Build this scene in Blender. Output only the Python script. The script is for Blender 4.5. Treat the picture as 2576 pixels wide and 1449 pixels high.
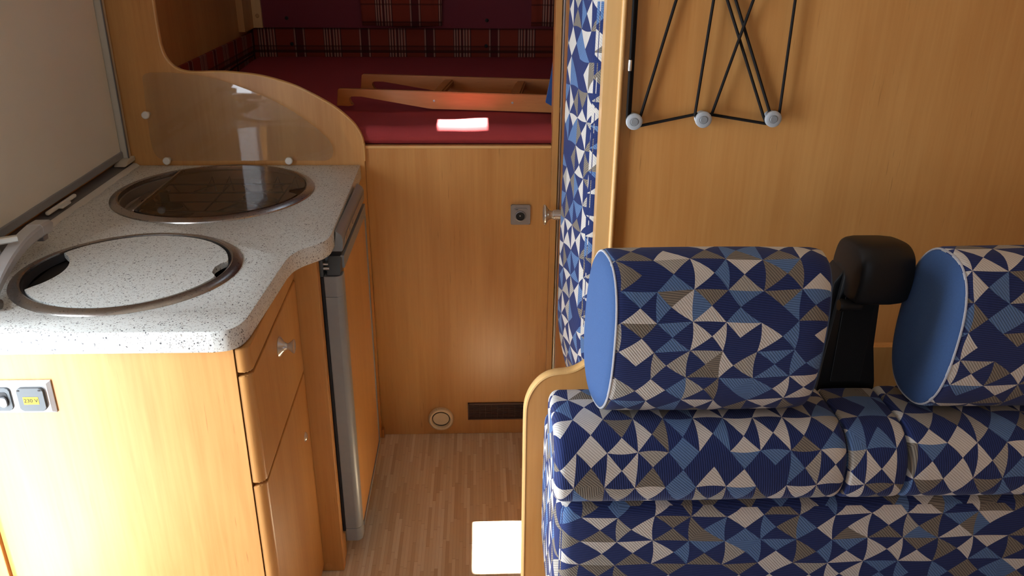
import bpy, bmesh, math, random
from mathutils import Vector, Matrix

# ------------------------------------------------------------------ clear
for o in list(bpy.data.objects):
    bpy.data.objects.remove(o, do_unlink=True)
SC = bpy.context.scene
COL = SC.collection
random.seed(4)

# ------------------------------------------------------------------ camera
P, YW, RL, F = 0.40994262, 0.0406502614, -0.00888721088, 2103.55
cp, sp, cy, sy = math.cos(P), math.sin(P), math.cos(YW), math.sin(YW)
fw = Vector((sy*cp, cy*cp, -sp)); rt = Vector((cy, -sy, 0)); dn = fw.cross(rt)
cr, sr = math.cos(RL), math.sin(RL)
right = cr*rt + sr*dn
down = -sr*rt + cr*dn
cam_d = bpy.data.cameras.new('camera'); cam = bpy.data.objects.new('camera', cam_d)
COL.objects.link(cam)
up = -down; back = -fw
cam.matrix_world = Matrix(((right.x, up.x, back.x, 0), (right.y, up.y, back.y, 0), (right.z, up.z, back.z, 1.5), (0, 0, 0, 1)))
cam_d.sensor_fit = 'HORIZONTAL'; cam_d.sensor_width = 36.0
cam_d.lens = 36.0*F/2576.0
cam_d.clip_start = 0.02; cam_d.clip_end = 100
SC.camera = cam

# ------------------------------------------------------------------ world, sun, daylight
w = bpy.data.worlds.new('world'); SC.world = w; w.use_nodes = True
bg = w.node_tree.nodes['Background']
bg.inputs['Color'].default_value = (0.62, 0.78, 1.0, 1); bg.inputs['Strength'].default_value = 5.0

sun_d = bpy.data.lights.new('sun', 'SUN'); sun = bpy.data.objects.new('sun', sun_d); COL.objects.link(sun)
sun_d.energy = 160.0; sun_d.angle = 0.0093; sun_d.color = (1.0, 0.95, 0.86)
SUNDIR = Vector((0.097, -0.454, -1.0)).normalized()
sun.rotation_euler = SUNDIR.to_track_quat('-Z', 'Y').to_euler()
sun.location = (0, 3, 4)

def area(name, loc, direction, sx, sy_, power, color):
    d = bpy.data.lights.new(name, 'AREA'); d.shape = 'RECTANGLE'; d.size = sx; d.size_y = sy_
    d.energy = power; d.color = color
    o = bpy.data.objects.new(name, d); COL.objects.link(o)
    o.location = loc
    o.rotation_euler = Vector(direction).to_track_quat('-Z', 'Y').to_euler()
    return o
# daylight through the open entrance door (left wall) and through the cab windscreen behind the camera
area('daylight_entrance_door', (-1.02, 0.90, 0.76), (1, 0, 0), 0.46, 1.45, 42.0, (0.88, 0.95, 1.0))
area('daylight_windscreen', (-0.38, -1.66, 1.30), (0, 1, -0.12), 0.76, 0.66, 3.6, (0.90, 0.95, 1.0))

VS = SC.view_settings
VS.view_transform = 'Standard'; VS.look = 'None'; VS.gamma = 1.0; VS.use_curve_mapping = False
VS.exposure = -0.62

# ------------------------------------------------------------------ material helpers
def s2l(c):
    return tuple((x/12.92 if x <= 0.04045 else ((x+0.055)/1.055)**2.4) for x in (v/255.0 for v in c)) + (1.0,)

class NT:
    def __init__(s, name):
        s.mat = bpy.data.materials.new(name); s.mat.use_nodes = True
        s.nt = s.mat.node_tree; s.nt.nodes.clear()
        s.out = s.n('ShaderNodeOutputMaterial')
    def n(s, t, **kw):
        nd = s.nt.nodes.new(t)
        for k, v in kw.items(): setattr(nd, k, v)
        return nd
    def l(s, a, b): s.nt.links.new(a, b)
    def put(s, sock, v):
        if hasattr(v, 'is_linked') or isinstance(v, bpy.types.NodeSocket): s.l(v, sock)
        else: sock.default_value = v
    def m(s, op, a, b=None, c=None):
        nd = s.n('ShaderNodeMath', operation=op)
        s.put(nd.inputs[0], a)
        if b is not None: s.put(nd.inputs[1], b)
        if c is not None: s.put(nd.inputs[2], c)
        return nd.outputs[0]
    def mix(s, fac, a, b, blend='MIX'):
        nd = s.n('ShaderNodeMix', data_type='RGBA', blend_type=blend)
        s.put(nd.inputs[0], fac); s.put(nd.inputs[6], a); s.put(nd.inputs[7], b)
        return nd.outputs[2]
    def ramp(s, fac, stops, interp='LINEAR'):
        nd = s.n('ShaderNodeValToRGB'); cr_ = nd.color_ramp; cr_.interpolation = interp
        while len(cr_.elements) > 1: cr_.elements.remove(cr_.elements[-1])
        cr_.elements[0].position = stops[0][0]; cr_.elements[0].color = stops[0][1]
        for p_, c_ in stops[1:]:
            e = cr_.elements.new(p_); e.color = c_
        s.put(nd.inputs[0], fac)
        return nd.outputs[0]
    def noise(s, vec, scale, detail=3, rough=0.5):
        nd = s.n('ShaderNodeTexNoise'); s.put(nd.inputs['Vector'], vec)
        nd.inputs['Scale'].default_value = scale; nd.inputs['Detail'].default_value = detail
        nd.inputs['Roughness'].default_value = rough
        return nd.outputs['Fac']
    def mapping(s, vec, scale=(1, 1, 1), loc=(0, 0, 0), rot=(0, 0, 0)):
        nd = s.n('ShaderNodeMapping'); s.put(nd.inputs['Vector'], vec)
        nd.inputs['Scale'].default_value = scale; nd.inputs['Location'].default_value = loc
        nd.inputs['Rotation'].default_value = rot
        return nd.outputs[0]
    def bsdf(s, color, rough=0.5, metal=0.0, spec=0.5, **kw):
        b = s.n('ShaderNodeBsdfPrincipled')
        s.put(b.inputs['Base Color'], color); s.put(b.inputs['Roughness'], rough)
        s.put(b.inputs['Metallic'], metal); b.inputs['Specular IOR Level'].default_value = spec
        for k, v in kw.items(): s.put(b.inputs[k], v)
        s.l(b.outputs[0], s.out.inputs[0]); s.b = b
        return b
    def bump(s, h, strength=0.1, dist=0.002):
        nd = s.n('ShaderNodeBump'); nd.inputs['Strength'].default_value = strength
        nd.inputs['Distance'].default_value = dist; s.put(nd.inputs['Height'], h)
        s.l(nd.outputs[0], s.b.inputs['Normal'])

def wood(name, light, dark, axis='Z', rough=0.36, contrast=1.0):
    t = NT(name)
    tc = t.n('ShaderNodeTexCoord').outputs['Object']
    oi = t.n('ShaderNodeObjectInfo').outputs['Random']
    off = t.m('MULTIPLY', oi, 9.0)
    cx = t.n('ShaderNodeCombineXYZ'); t.l(off, cx.inputs[0]); t.l(off, cx.inputs[1]); t.l(off, cx.inputs[2])
    va = t.n('ShaderNodeVectorMath', operation='ADD'); t.l(tc, va.inputs[0]); t.l(cx.outputs[0], va.inputs[1])
    v = va.outputs[0]
    def sc(across, along):
        return {'X': (along, across, across), 'Y': (across, along, across), 'Z': (across, across, along)}[axis]
    n1 = t.noise(t.mapping(v, sc(11, 1.3)), 1.0, 5, 0.6)
    n2 = t.noise(t.mapping(v, sc(150, 5.0)), 1.0, 2, 0.5)
    n3 = t.noise(t.mapping(v, sc(3.0, 0.7)), 1.0, 2, 0.5)
    f = t.m('ADD', t.m('MULTIPLY', n1, 0.55), t.m('ADD', t.m('MULTIPLY', n2, 0.20), t.m('MULTIPLY', n3, 0.25)))
    col = t.ramp(f, [(0.5-0.17/contrast, s2l(dark)), (0.5+0.15/contrast, s2l(light))])
    # short darker pores
    n4 = t.noise(t.mapping(v, sc(260, 14)), 1.0, 2, 0.5)
    pore = t.ramp(n4, [(0.66, (0, 0, 0, 1)), (0.74, (1, 1, 1, 1))])
    n5 = t.noise(t.mapping(v, sc(9, 5)), 1.0, 2, 0.5)
    pm = t.m('MULTIPLY', pore, t.ramp(n5, [(0.5, (0, 0, 0, 1)), (0.62, (0.45, 0.45, 0.45, 1))]))
    col = t.mix(pm, col, s2l(tuple(int(c*0.72) for c in dark)))
    t.bsdf(col, rough, 0, 0.42)
    t.bump(n2, 0.05, 0.0006)
    return t.mat

def plain(name, rgb, rough=0.5, metal=0.0, spec=0.5, nscale=0, namp=0.0):
    t = NT(name)
    tc = t.n('ShaderNodeTexCoord').outputs['Object']
    nz = t.noise(tc, nscale or 60, 3)
    c = s2l(rgb)
    a = namp or 0.06
    col = t.mix(nz, tuple(x*(1-a) for x in c[:3])+(1,), tuple(min(1, x*(1+a)) for x in c[:3])+(1,))
    t.bsdf(col, rough, metal, spec)
    return t.mat

def metal(name, rgb, rough=0.3, met=1.0):
    t = NT(name)
    tc = t.n('ShaderNodeTexCoord').outputs['Object']
    nz = t.noise(tc, 300, 2)
    r = t.m('ADD', t.m('MULTIPLY', nz, 0.04), rough-0.02)
    t.bsdf(s2l(rgb), r, met, 0.5)
    return t.mat

W_L, W_D = (204, 154, 92), (178, 122, 64)
M = {}
M['wood'] = wood('wood_veneer_vertical', W_L, W_D, 'Z')
M['wood_x'] = wood('wood_veneer_lengthwise', (200, 130, 66), (174, 102, 46), 'X')
M['wood_y'] = wood('wood_veneer_depthwise', W_L, W_D, 'Y')
M['beech'] = wood('pale_beech_edging', (226, 184, 124), (206, 160, 98), 'Z', 0.28)
M['beech_x'] = wood('pale_beech_edging_lengthwise', (226, 184, 124), (206, 160, 98), 'X', 0.25)
M['steel'] = metal('brushed_steel', (176, 172, 168), 0.28)
M['steel_dark'] = metal('dark_steel', (120, 114, 108), 0.3)
M['nickel'] = metal('satin_nickel', (214, 212, 206), 0.25, 0.7)
M['alu'] = metal('aluminium_profile', (190, 188, 186), 0.35)
M['pan'] = plain('hob_pan_steel', (150, 138, 124), 0.3, 0.55)
M['grey'] = plain('grey_plastic', (132, 136, 140), 0.38)
M['grey_lid'] = plain('grey_plastic_cover', (74, 80, 84), 0.5)
M['silver'] = plain('silver_plastic', (196, 198, 202), 0.32, 0.3)
M['silver_dark'] = plain('dark_silver_plastic', (140, 136, 136), 0.35, 0.35)
M['black'] = plain('black_plastic', (20, 20, 22), 0.5, 0, 0.35)
M['gap'] = plain('dark_gap', (26, 20, 18), 0.7)
M['rubber'] = plain('black_rubber', (24, 26, 34), 0.6)
M['cream'] = plain('cream_plastic', (224, 204, 166), 0.42)
M['white'] = plain('white_plastic', (222, 220, 212), 0.4)
M['brown'] = plain('brown_grille_plastic', (74, 48, 40), 0.45)
M['yellow'] = plain('yellow_sticker', (236, 196, 8), 0.6)
M['ink'] = plain('dark_ink', (16, 13, 6), 0.7)
M['sealant'] = plain('white_sealant', (206, 204, 196), 0.5)
M['ceiling'] = plain('ceiling_vinyl', (196, 186, 170), 0.7)
M['cab'] = plain('dark_cab_lining', (88, 84, 82), 0.8)
M['cord'] = plain('black_elastic_cord', (26, 24, 24), 0.75, 0, 0.2, 900, 0.4)
M['blind_frame'] = plain('beige_blind_frame', (196, 188, 170), 0.45)
M['knob_grey'] = plain('grey_knob_plastic', (176, 182, 188), 0.38, 0.2)
M['caulk_grey'] = plain('grey_seal_profile', (110, 108, 108), 0.4, 0.2)

def cloth(name, rgb, scale=700, amp=0.22, rough=0.9, sheen=0.3):
    t = NT(name)
    tc = t.n('ShaderNodeTexCoord').outputs['Object']
    n = t.noise(tc, scale, 2); n2 = t.noise(tc, 9, 3)
    c = s2l(rgb)
    f = t.m('ADD', t.m('MULTIPLY', n, 0.7), t.m('MULTIPLY', n2, 0.3))
    col = t.mix(f, tuple(x*(1-amp) for x in c[:3])+(1,), tuple(min(1, x*(1+amp)) for x in c[:3])+(1,))
    t.bsdf(col, rough, 0, 0.2); t.b.inputs['Sheen Weight'].default_value = sheen
    t.bump(n, 0.25, 0.0008)
    return t.mat
M['burgundy'] = cloth('burgundy_bed_cloth', (158, 62, 66), sheen=0.0)
M['maroon'] = cloth('maroon_wall_carpet', (116, 48, 56), 500, 0.2, sheen=0.0)
M['blue_cloth'] = cloth('plain_blue_upholstery', (60, 88, 134), 500, 0.16, sheen=0.05)
M['blue_curtain'] = cloth('blue_curtain_cloth', (48, 82, 148), 600, 0.12)
M['blind'] = cloth('beige_blind_cloth', (228, 226, 214), 900, 0.05, 0.9, 0.0)
M['piping'] = cloth('pale_piping', (170, 170, 176), 900, 0.4)
M['webbing'] = cloth('black_webbing', (18, 18, 20), 900, 0.3)

# counter laminate with dark flecks
def laminate():
    t = NT('speckled_laminate')
    tc = t.n('ShaderNodeTexCoord').outputs['Object']
    warp = t.n('ShaderNodeTexNoise'); t.l(tc, warp.inputs['Vector']); warp.inputs['Scale'].default_value = 260
    vm = t.n('ShaderNodeVectorMath', operation='MULTIPLY_ADD'); t.l(warp.outputs['Color'], vm.inputs[0])
    vm.inputs[1].default_value = (0.006, 0.006, 0.006); t.l(tc, vm.inputs[2])
    def fleck(scale, thr, soft, msk, mthr):
        v = t.n('ShaderNodeTexVoronoi'); t.l(vm.outputs[0], v.inputs['Vector']); v.inputs['Scale'].default_value = scale
        d = t.ramp(v.outputs['Distance'], [(thr, (1, 1, 1, 1)), (thr+soft, (0, 0, 0, 1))])
        sx_ = t.n('ShaderNodeSeparateColor'); t.l(v.outputs['Color'], sx_.inputs[0])
        k = t.m('LESS_THAN', sx_.outputs[0], mthr)
        return t.m('MULTIPLY', d, k), sx_.outputs[1]
    base = t.mix(t.noise(tc, 420, 2), s2l((196, 199, 196)), s2l((222, 224, 220)))
    f1, r1 = fleck(330, 0.30, 0.12, 0, 0.50)
    f2, r2 = fleck(200, 0.26, 0.08, 0, 0.20)
    dark = t.mix(r1, s2l((88, 88, 92)), s2l((150, 142, 132)))
    col = t.mix(t.m('MULTIPLY', f1, 0.85), base, dark)
    col = t.mix(f2, col, s2l((64, 64, 68)))
    t.bsdf(col, 0.38, 0, 0.5)
    return t.mat
M['laminate'] = laminate()

# vinyl floor printed with narrow beech strips running along the aisle
def strips():
    t = NT('vinyl_strip_floor')
    tc = t.n('ShaderNodeTexCoord').outputs['Object']
    s = t.n('ShaderNodeSeparateXYZ'); t.l(tc, s.inputs[0])
    X = t.m('DIVIDE', s.outputs[0], 0.0088)
    ci = t.m('FLOOR', X); fx = t.m('FRACT', X)
    wn = t.n('ShaderNodeTexWhiteNoise', noise_dimensions='1D'); t.l(ci, wn.inputs['W'])
    Y = t.m('ADD', t.m('DIVIDE', s.outputs[1], 0.16), t.m('MULTIPLY', wn.outputs['Value'], 13.7))
    cj = t.m('FLOOR', Y); fy = t.m('FRACT', Y)
    c = t.n('ShaderNodeCombineXYZ'); t.l(ci, c.inputs[0]); t.l(cj, c.inputs[1])
    w2 = t.n('ShaderNodeTexWhiteNoise', noise_dimensions='2D'); t.l(c.outputs[0], w2.inputs['Vector'])
    tone = t.ramp(w2.outputs['Value'], [(0.0, s2l((206, 182, 148))), (0.3, s2l((224, 206, 174))), (0.7, s2l((230, 215, 186))), (1.0, s2l((244, 235, 212)))])
    g = t.noise(t.mapping(tc, (700, 30, 1)), 1.0, 3)
    col = t.mix(t.m('MULTIPLY', g, 0.35), tone, s2l((206, 170, 132)))
    ex = t.m('LESS_THAN', fx, 0.07); ey = t.m('LESS_THAN', fy, 0.012)
    e = t.m('MAXIMUM', ex, ey)
    col = t.mix(t.m('MULTIPLY', e, 0.45), col, s2l((170, 132, 98)))
    t.bsdf(col, 0.42, 0, 0.45)
    return t.mat
M['floor'] = strips()

# woven upholstery: cells cut by both diagonals, triangles in navy, pale grey, taupe and light blue
def triangles():
    t = NT('triangle_upholstery')
    uv = t.n('ShaderNodeUVMap').outputs[0]
    s = t.n('ShaderNodeSeparateXYZ'); t.l(uv, s.inputs[0])
    u, v = s.outputs[0], s.outputs[1]
    wu = t.m('ADD', u, t.m('MULTIPLY', t.m('SINE', t.m('MULTIPLY', v, 2*math.pi/0.085)), 0.0022))
    wv = t.m('ADD', v, t.m('MULTIPLY', t.m('SINE', t.m('MULTIPLY', u, 2*math.pi/0.16)), 0.0015))
    U = t.m('DIVIDE', wu, 0.053)
    U = t.m('ADD', U, t.m('MULTIPLY', t.m('SINE', t.m('MULTIPLY', U, math.pi)), 0.07))
    V = t.m('DIVIDE', wv, 0.0425)
    cu, cv = t.m('FLOOR', U), t.m('FLOOR', V)
    fu, fv = t.m('SUBTRACT', t.m('FRACT', U), 0.5), t.m('SUBTRACT', t.m('FRACT', V), 0.5)
    h = t.m('GREATER_THAN', t.m('ABSOLUTE', fu), t.m('ABSOLUTE', fv))
    su, sv = t.m('GREATER_THAN', fu, 0.0), t.m('GREATER_THAN', fv, 0.0)
    sg = t.m('ADD', t.m('MULTIPLY', h, su), t.m('MULTIPLY', t.m('SUBTRACT', 1.0, h), sv))
    tid = t.m('ADD', t.m('MULTIPLY', h, 2.0), sg)
    def wn(z):
        c = t.n('ShaderNodeCombineXYZ'); t.l(cu, c.inputs[0]); t.l(cv, c.inputs[1]); t.put(c.inputs[2], z)
        nd = t.n('ShaderNodeTexWhiteNoise', noise_dimensions='3D'); t.l(c.outputs[0], nd.inputs['Vector'])
        return nd.outputs['Value']
    hh = wn(tid); hc = wn(17.0)
    chk = t.m('FLOORED_MODULO', t.m('ADD', cu, cv), 2.0)
    flip = t.m('GREATER_THAN', hc, 0.84)
    par = t.m('ABSOLUTE', t.m('SUBTRACT', chk, flip))
    isn = t.m('SUBTRACT', 1.0, t.m('ABSOLUTE', t.m('SUBTRACT', h, par)))
    sel = t.m('MULTIPLY', t.m('ADD', t.m('MULTIPLY', hh, 0.998), isn), 0.5)
    NAVY, PALE, TAUPE, LBLUE, GREY = s2l((44, 58, 110)), s2l((206, 202, 196)), s2l((136, 128, 116)), s2l((96, 128, 176)), s2l((176, 172, 164))
    st = [(0.0, PALE), (0.18, GREY), (0.23, TAUPE), (0.35, LBLUE), (0.45, NAVY), (0.5, NAVY), (0.95, LBLUE), (0.975, TAUPE)]
    ST = [(0.0, .12), (0.18, .45), (0.23, .6), (0.35, .45), (0.45, .5), (0.5, .5), (0.95, .5), (0.975, .6)]
    col = t.ramp(sel, st, 'CONSTANT')
    amp = t.ramp(sel, [(p_, (a_, a_, a_, 1)) for p_, a_ in ST], 'CONSTANT')
    d1 = t.m('SINE', t.m('MULTIPLY', t.m('ADD', v, t.m('MULTIPLY', u, 0.12)), 2*math.pi/0.0032))
    d2 = t.m('SINE', t.m('MULTIPLY', t.m('ADD', t.m('MULTIPLY', u, 0.75), t.m('MULTIPLY', v, 0.66)), 2*math.pi/0.0034))
    navy_like = t.m('GREATER_THAN', sel, 0.45)
    rib = t.m('ADD', t.m('MULTIPLY', d1, navy_like), t.m('MULTIPLY', d2, t.m('SUBTRACT', 1.0, navy_like)))
    nz = t.noise(t.mapping(uv, (1, 1, 1)), 900, 2)
    sh = t.m('MULTIPLY', t.m('ADD', t.m('MULTIPLY', rib, 0.5), t.m('SUBTRACT', 0.5, t.m('MULTIPLY', nz, 0.25))), amp)
    col = t.mix(sh, col, s2l((22, 24, 44)))
    t.bsdf(col, 0.9, 0, 0.15); t.b.inputs['Sheen Weight'].default_value = 0.08
    t.bump(t.m('ADD', rib, nz), 0.25, 0.0007)
    return t.mat
M['tri'] = triangles()

# plaid: rust ground, groups of pale stripes, maroon bands, brown cross bands. UV in metres
def plaid():
    t = NT('rust_plaid_cloth')
    uv = t.n('ShaderNodeUVMap').outputs[0]
    s = t.n('ShaderNodeSeparateXYZ'); t.l(uv, s.inputs[0])
    fx = t.m('FRACT', t.m('DIVIDE', s.outputs[0], 0.252))
    RUST, PALE, MAR, DK = s2l((142, 58, 42)), s2l((176, 124, 106)), s2l((100, 40, 40)), s2l((54, 26, 28))
    st = [(0.0, DK)]
    for c in (.018, .057, .102, .158, .198, .242):
        st += [(c-.011, PALE), (c+.013, DK), (c+.022, RUST if c in (.018, .057, .158, .198) else MAR)]
    st += [(.27, RUST), (.543, DK), (.550, PALE), (.573, DK), (.58, MAR), (.68, DK), (.687, PALE), (.71, DK), (.718, RUST)]
    col = t.ramp(fx, st, 'CONSTANT')
    BR = s2l((64, 34, 30))
    fy = t.m('FRACT', t.m('DIVIDE', s.outputs[1], 0.20))
    band = t.ramp(fy, [(0, (0, 0, 0, 1)), (.06, (.85, .85, .85, 1)), (.115, (.35, .35, .35, 1)), (.17, (.7, .7, .7, 1)), (.20, (0, 0, 0, 1)), (.5, (.6, .6, .6, 1)), (.53, (0, 0, 0, 1))], 'CONSTANT')
    col = t.mix(band, col, BR)
    nz = t.noise(uv, 700, 2)
    col = t.mix(t.m('MULTIPLY', nz, 0.3), col, DK)
    t.bsdf(col, 0.95, 0, 0.1)
    t.bump(nz, 0.2, 0.0008)
    return t.mat
M['plaid'] = plaid()

def clear_glass(name, tint, milky, gloss_rough=0.02):
    t = NT(name)
    tr = t.n('ShaderNodeBsdfTransparent'); tr.inputs[0].default_value = tint
    df = t.n('ShaderNodeBsdfDiffuse'); df.inputs[0].default_value = (0.55, 0.52, 0.46, 1)
    nz = t.noise(t.n('ShaderNodeTexCoord').outputs['Object'], 14, 3)
    mx = t.n('ShaderNodeMixShader'); t.l(t.m('MULTIPLY', t.m('ADD', nz, 0.5), milky), mx.inputs[0])
    t.l(tr.outputs[0], mx.inputs[1]); t.l(df.outputs[0], mx.inputs[2])
    gl = t.n('ShaderNodeBsdfGlossy'); gl.inputs['Roughness'].default_value = gloss_rough
    fr = t.n('ShaderNodeFresnel'); fr.inputs[0].default_value = 1.5
    m2 = t.n('ShaderNodeMixShader'); bf = t.n('ShaderNodeNewGeometry').outputs['Backfacing']
    t.l(t.m('MULTIPLY', fr.outputs[0], t.m('SUBTRACT', 1.0, bf)), m2.inputs[0]); t.l(mx.outputs[0], m2.inputs[1]); t.l(gl.outputs[0], m2.inputs[2])
    t.l(m2.outputs[0], t.out.inputs[0])
    return t.mat
M['acrylic'] = clear_glass('clear_acrylic', (0.93, 0.93, 0.91, 1), 0.05, 0.03)
M['smoked'] = clear_glass('smoked_glass', (0.74, 0.62, 0.53, 1), 0.015, 0.02)

# ------------------------------------------------------------------ object helpers
def finish(o, parent, label=None, cat=None, group=None, kind=None):
    COL.objects.link(o)
    if parent is not None:
        o.parent = parent
        o.matrix_parent_inverse = Matrix.Translation(parent.location).inverted()
    tag(o, label, cat, group, kind)
    return o

def tag(o, label=None, cat=None, group=None, kind=None):
    if label: o['label'] = label
    if cat: o['category'] = cat
    if group: o['group'] = group
    if kind: o['kind'] = kind
    return o

def thing(name, loc, label, cat, group=None, kind=None):
    o = bpy.data.objects.new(name, None); o.empty_display_size = 0.05
    o.location = loc; COL.objects.link(o)
    return tag(o, label, cat, group, kind)

def from_bm(name, bm, mat, parent=None, smooth=False, **kw):
    me = bpy.data.meshes.new(name)
    bmesh.ops.recalc_face_normals(bm, faces=bm.faces[:])
    bm.to_mesh(me); bm.free()
    me.materials.append(M[mat] if isinstance(mat, str) else mat)
    if smooth:
        for p_ in me.polygons: p_.use_smooth = True
        if smooth == 'auto':
            me.set_sharp_from_angle(angle=math.radians(38))
    return finish(bpy.data.objects.new(name, me), parent, **kw)

def add_box(bm, x0, x1, y0, y1, z0, z1):
    vs = [bm.verts.new(c) for c in ((x0, y0, z0), (x1, y0, z0), (x1, y1, z0), (x0, y1, z0), (x0, y0, z1), (x1, y0, z1), (x1, y1, z1), (x0, y1, z1))]
    for f in ((3, 2, 1, 0), (4, 5, 6, 7), (0, 1, 5, 4), (1, 2, 6, 5), (2, 3, 7, 6), (3, 0, 4, 7)):
        bm.faces.new([vs[i] for i in f])
    return vs

def box(name, b, mat, parent=None, bevel=0.0, segs=2, **kw):
    bm = bmesh.new(); add_box(bm, *b)
    if bevel:
        bmesh.ops.bevel(bm, geom=bm.edges[:], offset=bevel, segments=segs, affect='EDGES', profile=0.5, clamp_overlap=True)
    o = from_bm(name, bm, mat, parent, smooth='auto' if bevel else False, **kw)
    return weighted(o) if bevel else o

def weighted(o):
    m_ = o.modifiers.new('weighted_normals', 'WEIGHTED_NORMAL'); m_.keep_sharp = True; m_.weight = 100
    return o

def boxes(name, lst, mat, parent=None, **kw):
    bm = bmesh.new()
    for b in lst: add_box(bm, *b)
    return from_bm(name, bm, mat, parent, **kw)

def P3(axis, a, b, c):
    # a,b in-plane, c along axis.  axis 'Y': a=x b=z ; 'X': a=y b=z ; 'Z': a=x b=y
    return {'Y': (a, c, b), 'X': (c, a, b), 'Z': (a, b, c)}[axis]

def prism(name, pts, axis, c0, c1, mat, parent=None, bevel=0.0, segs=2, **kw):
    bm = bmesh.new()
    lo = [bm.verts.new(P3(axis, a, b, c0)) for a, b in pts]
    hi = [bm.verts.new(P3(axis, a, b, c1)) for a, b in pts]
    n = len(pts)
    f0 = bm.faces.new(lo[::-1]); f1 = bm.faces.new(hi)
    for i in range(n): bm.faces.new([lo[i], lo[(i+1) % n], hi[(i+1) % n], hi[i]])
    if bevel:
        es = list(f0.edges)+list(f1.edges)
        bmesh.ops.bevel(bm, geom=es, offset=bevel, segments=segs, affect='EDGES', profile=0.5, clamp_overlap=True)
    o = from_bm(name, bm, mat, parent, smooth='auto', **kw)
    return weighted(o) if bevel else o

def lathe_bm(bm, profile, origin, axis, n=32, scale=(1, 1)):
    # profile: list of (r, h) ; axis one of +-X Y Z
    ax = {'X': (1, 0, 0), '-X': (-1, 0, 0), 'Y': (0, 1, 0), '-Y': (0, -1, 0), 'Z': (0, 0, 1), '-Z': (0, 0, -1)}.get(axis, axis)
    a = Vector(ax).normalized()
    e1 = a.orthogonal().normalized()
    if abs(a.z) > 0.9: e1 = Vector((1, 0, 0))
    e2 = a.cross(e1)
    o = Vector(origin); rings = []
    for r, h in profile:
        if r < 1e-6: rings.append([bm.verts.new(o+a*h)])
        else: rings.append([bm.verts.new(o+a*h+e1*(r*scale[0]*math.cos(2*math.pi*i/n))+e2*(r*scale[1]*math.sin(2*math.pi*i/n))) for i in range(n)])
    for A, B in zip(rings, rings[1:]):
        if len(A) == 1 and len(B) == 1: continue
        for i in range(n):
            j = (i+1) % n
            if len(A) == 1: bm.faces.new([A[0], B[i], B[j]])
            elif len(B) == 1: bm.faces.new([A[i], B[0], A[j]])
            else: bm.faces.new([A[i], B[i], B[j], A[j]])

def lathe(name, profile, origin, axis, mat, parent=None, n=32, **kw):
    bm = bmesh.new(); lathe_bm(bm, profile, origin, axis, n)
    return from_bm(name, bm, mat, parent, smooth='auto', **kw)

def tube_bm(bm, pts, r, n=8, closed=False, section=None):
    pts = [Vector(p_) for p_ in pts]; m_ = len(pts); rings = []
    prev = None
    for i, p_ in enumerate(pts):
        if closed: d = pts[(i+1) % m_]-pts[i-1]
        else: d = pts[min(i+1, m_-1)]-pts[max(i-1, 0)]
        d.normalize()
        if prev is None:
            e1 = d.orthogonal().normalized() if abs(d.z) > 0.95 else d.cross(Vector((0, 0, 1))).normalized()
        else:
            e1 = (prev-d*prev.dot(d)).normalized()
        prev = e1; e2 = d.cross(e1)
        rr = r[i] if isinstance(r, (list, tuple)) else r
        if section: ring = [bm.verts.new(p_+e1*(a*rr)+e2*(b*rr)) for a, b in section]
        else: ring = [bm.verts.new(p_+e1*(rr*math.cos(2*math.pi*k/n))+e2*(rr*math.sin(2*math.pi*k/n))) for k in range(n)]
        rings.append(ring)
    n = len(rings[0])
    for i in range(m_ if closed else m_-1):
        A, B = rings[i], rings[(i+1) % m_]
        for k in range(n): bm.faces.new([A[k], A[(k+1) % n], B[(k+1) % n], B[k]])
    if not closed:
        bm.faces.new(rings[0][::-1]); bm.faces.new(rings[-1])

def tube(name, pts, r, mat, parent=None, n=8, closed=False, section=None, **kw):
    bm = bmesh.new(); tube_bm(bm, pts, r, n, closed, section)
    return from_bm(name, bm, mat, parent, smooth='auto', **kw)

def smooth_curve(pts, k=6, closed=False):
    # Catmull-Rom through 2D/3D points
    n = len(pts); out = []
    rng = range(n if closed else n-1)
    for i in rng:
        p0 = pts[i-1] if (closed or i > 0) else pts[0]
        p1 = pts[i]; p2 = pts[(i+1) % n]
        p3 = pts[(i+2) % n] if (closed or i+2 < n) else pts[-1]
        for j in range(k):
            t = j/k
            out.append(tuple(0.5*((2*b)+(-a+c)*t+(2*a-5*b+4*c-d)*t*t+(-a+3*b-3*c+d)*t**3) for a, b, c, d in zip(p0, p1, p2, p3)))
    if not closed: out.append(tuple(pts[-1]))
    return out

def arc(cx_, cy_, r, a0, a1, n=8):
    return [(cx_+r*math.cos(math.radians(a0+(a1-a0)*i/n)), cy_+r*math.sin(math.radians(a0+(a1-a0)*i/n))) for i in range(n+1)]

def set_uv(o, fn):
    me = o.data
    uvl = me.uv_layers.new(name='UVMap')
    for p_ in me.polygons:
        for li in p_.loop_indices:
            uvl.data[li].uv = fn(me.vertices[me.loops[li].vertex_index].co, p_.normal)

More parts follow.
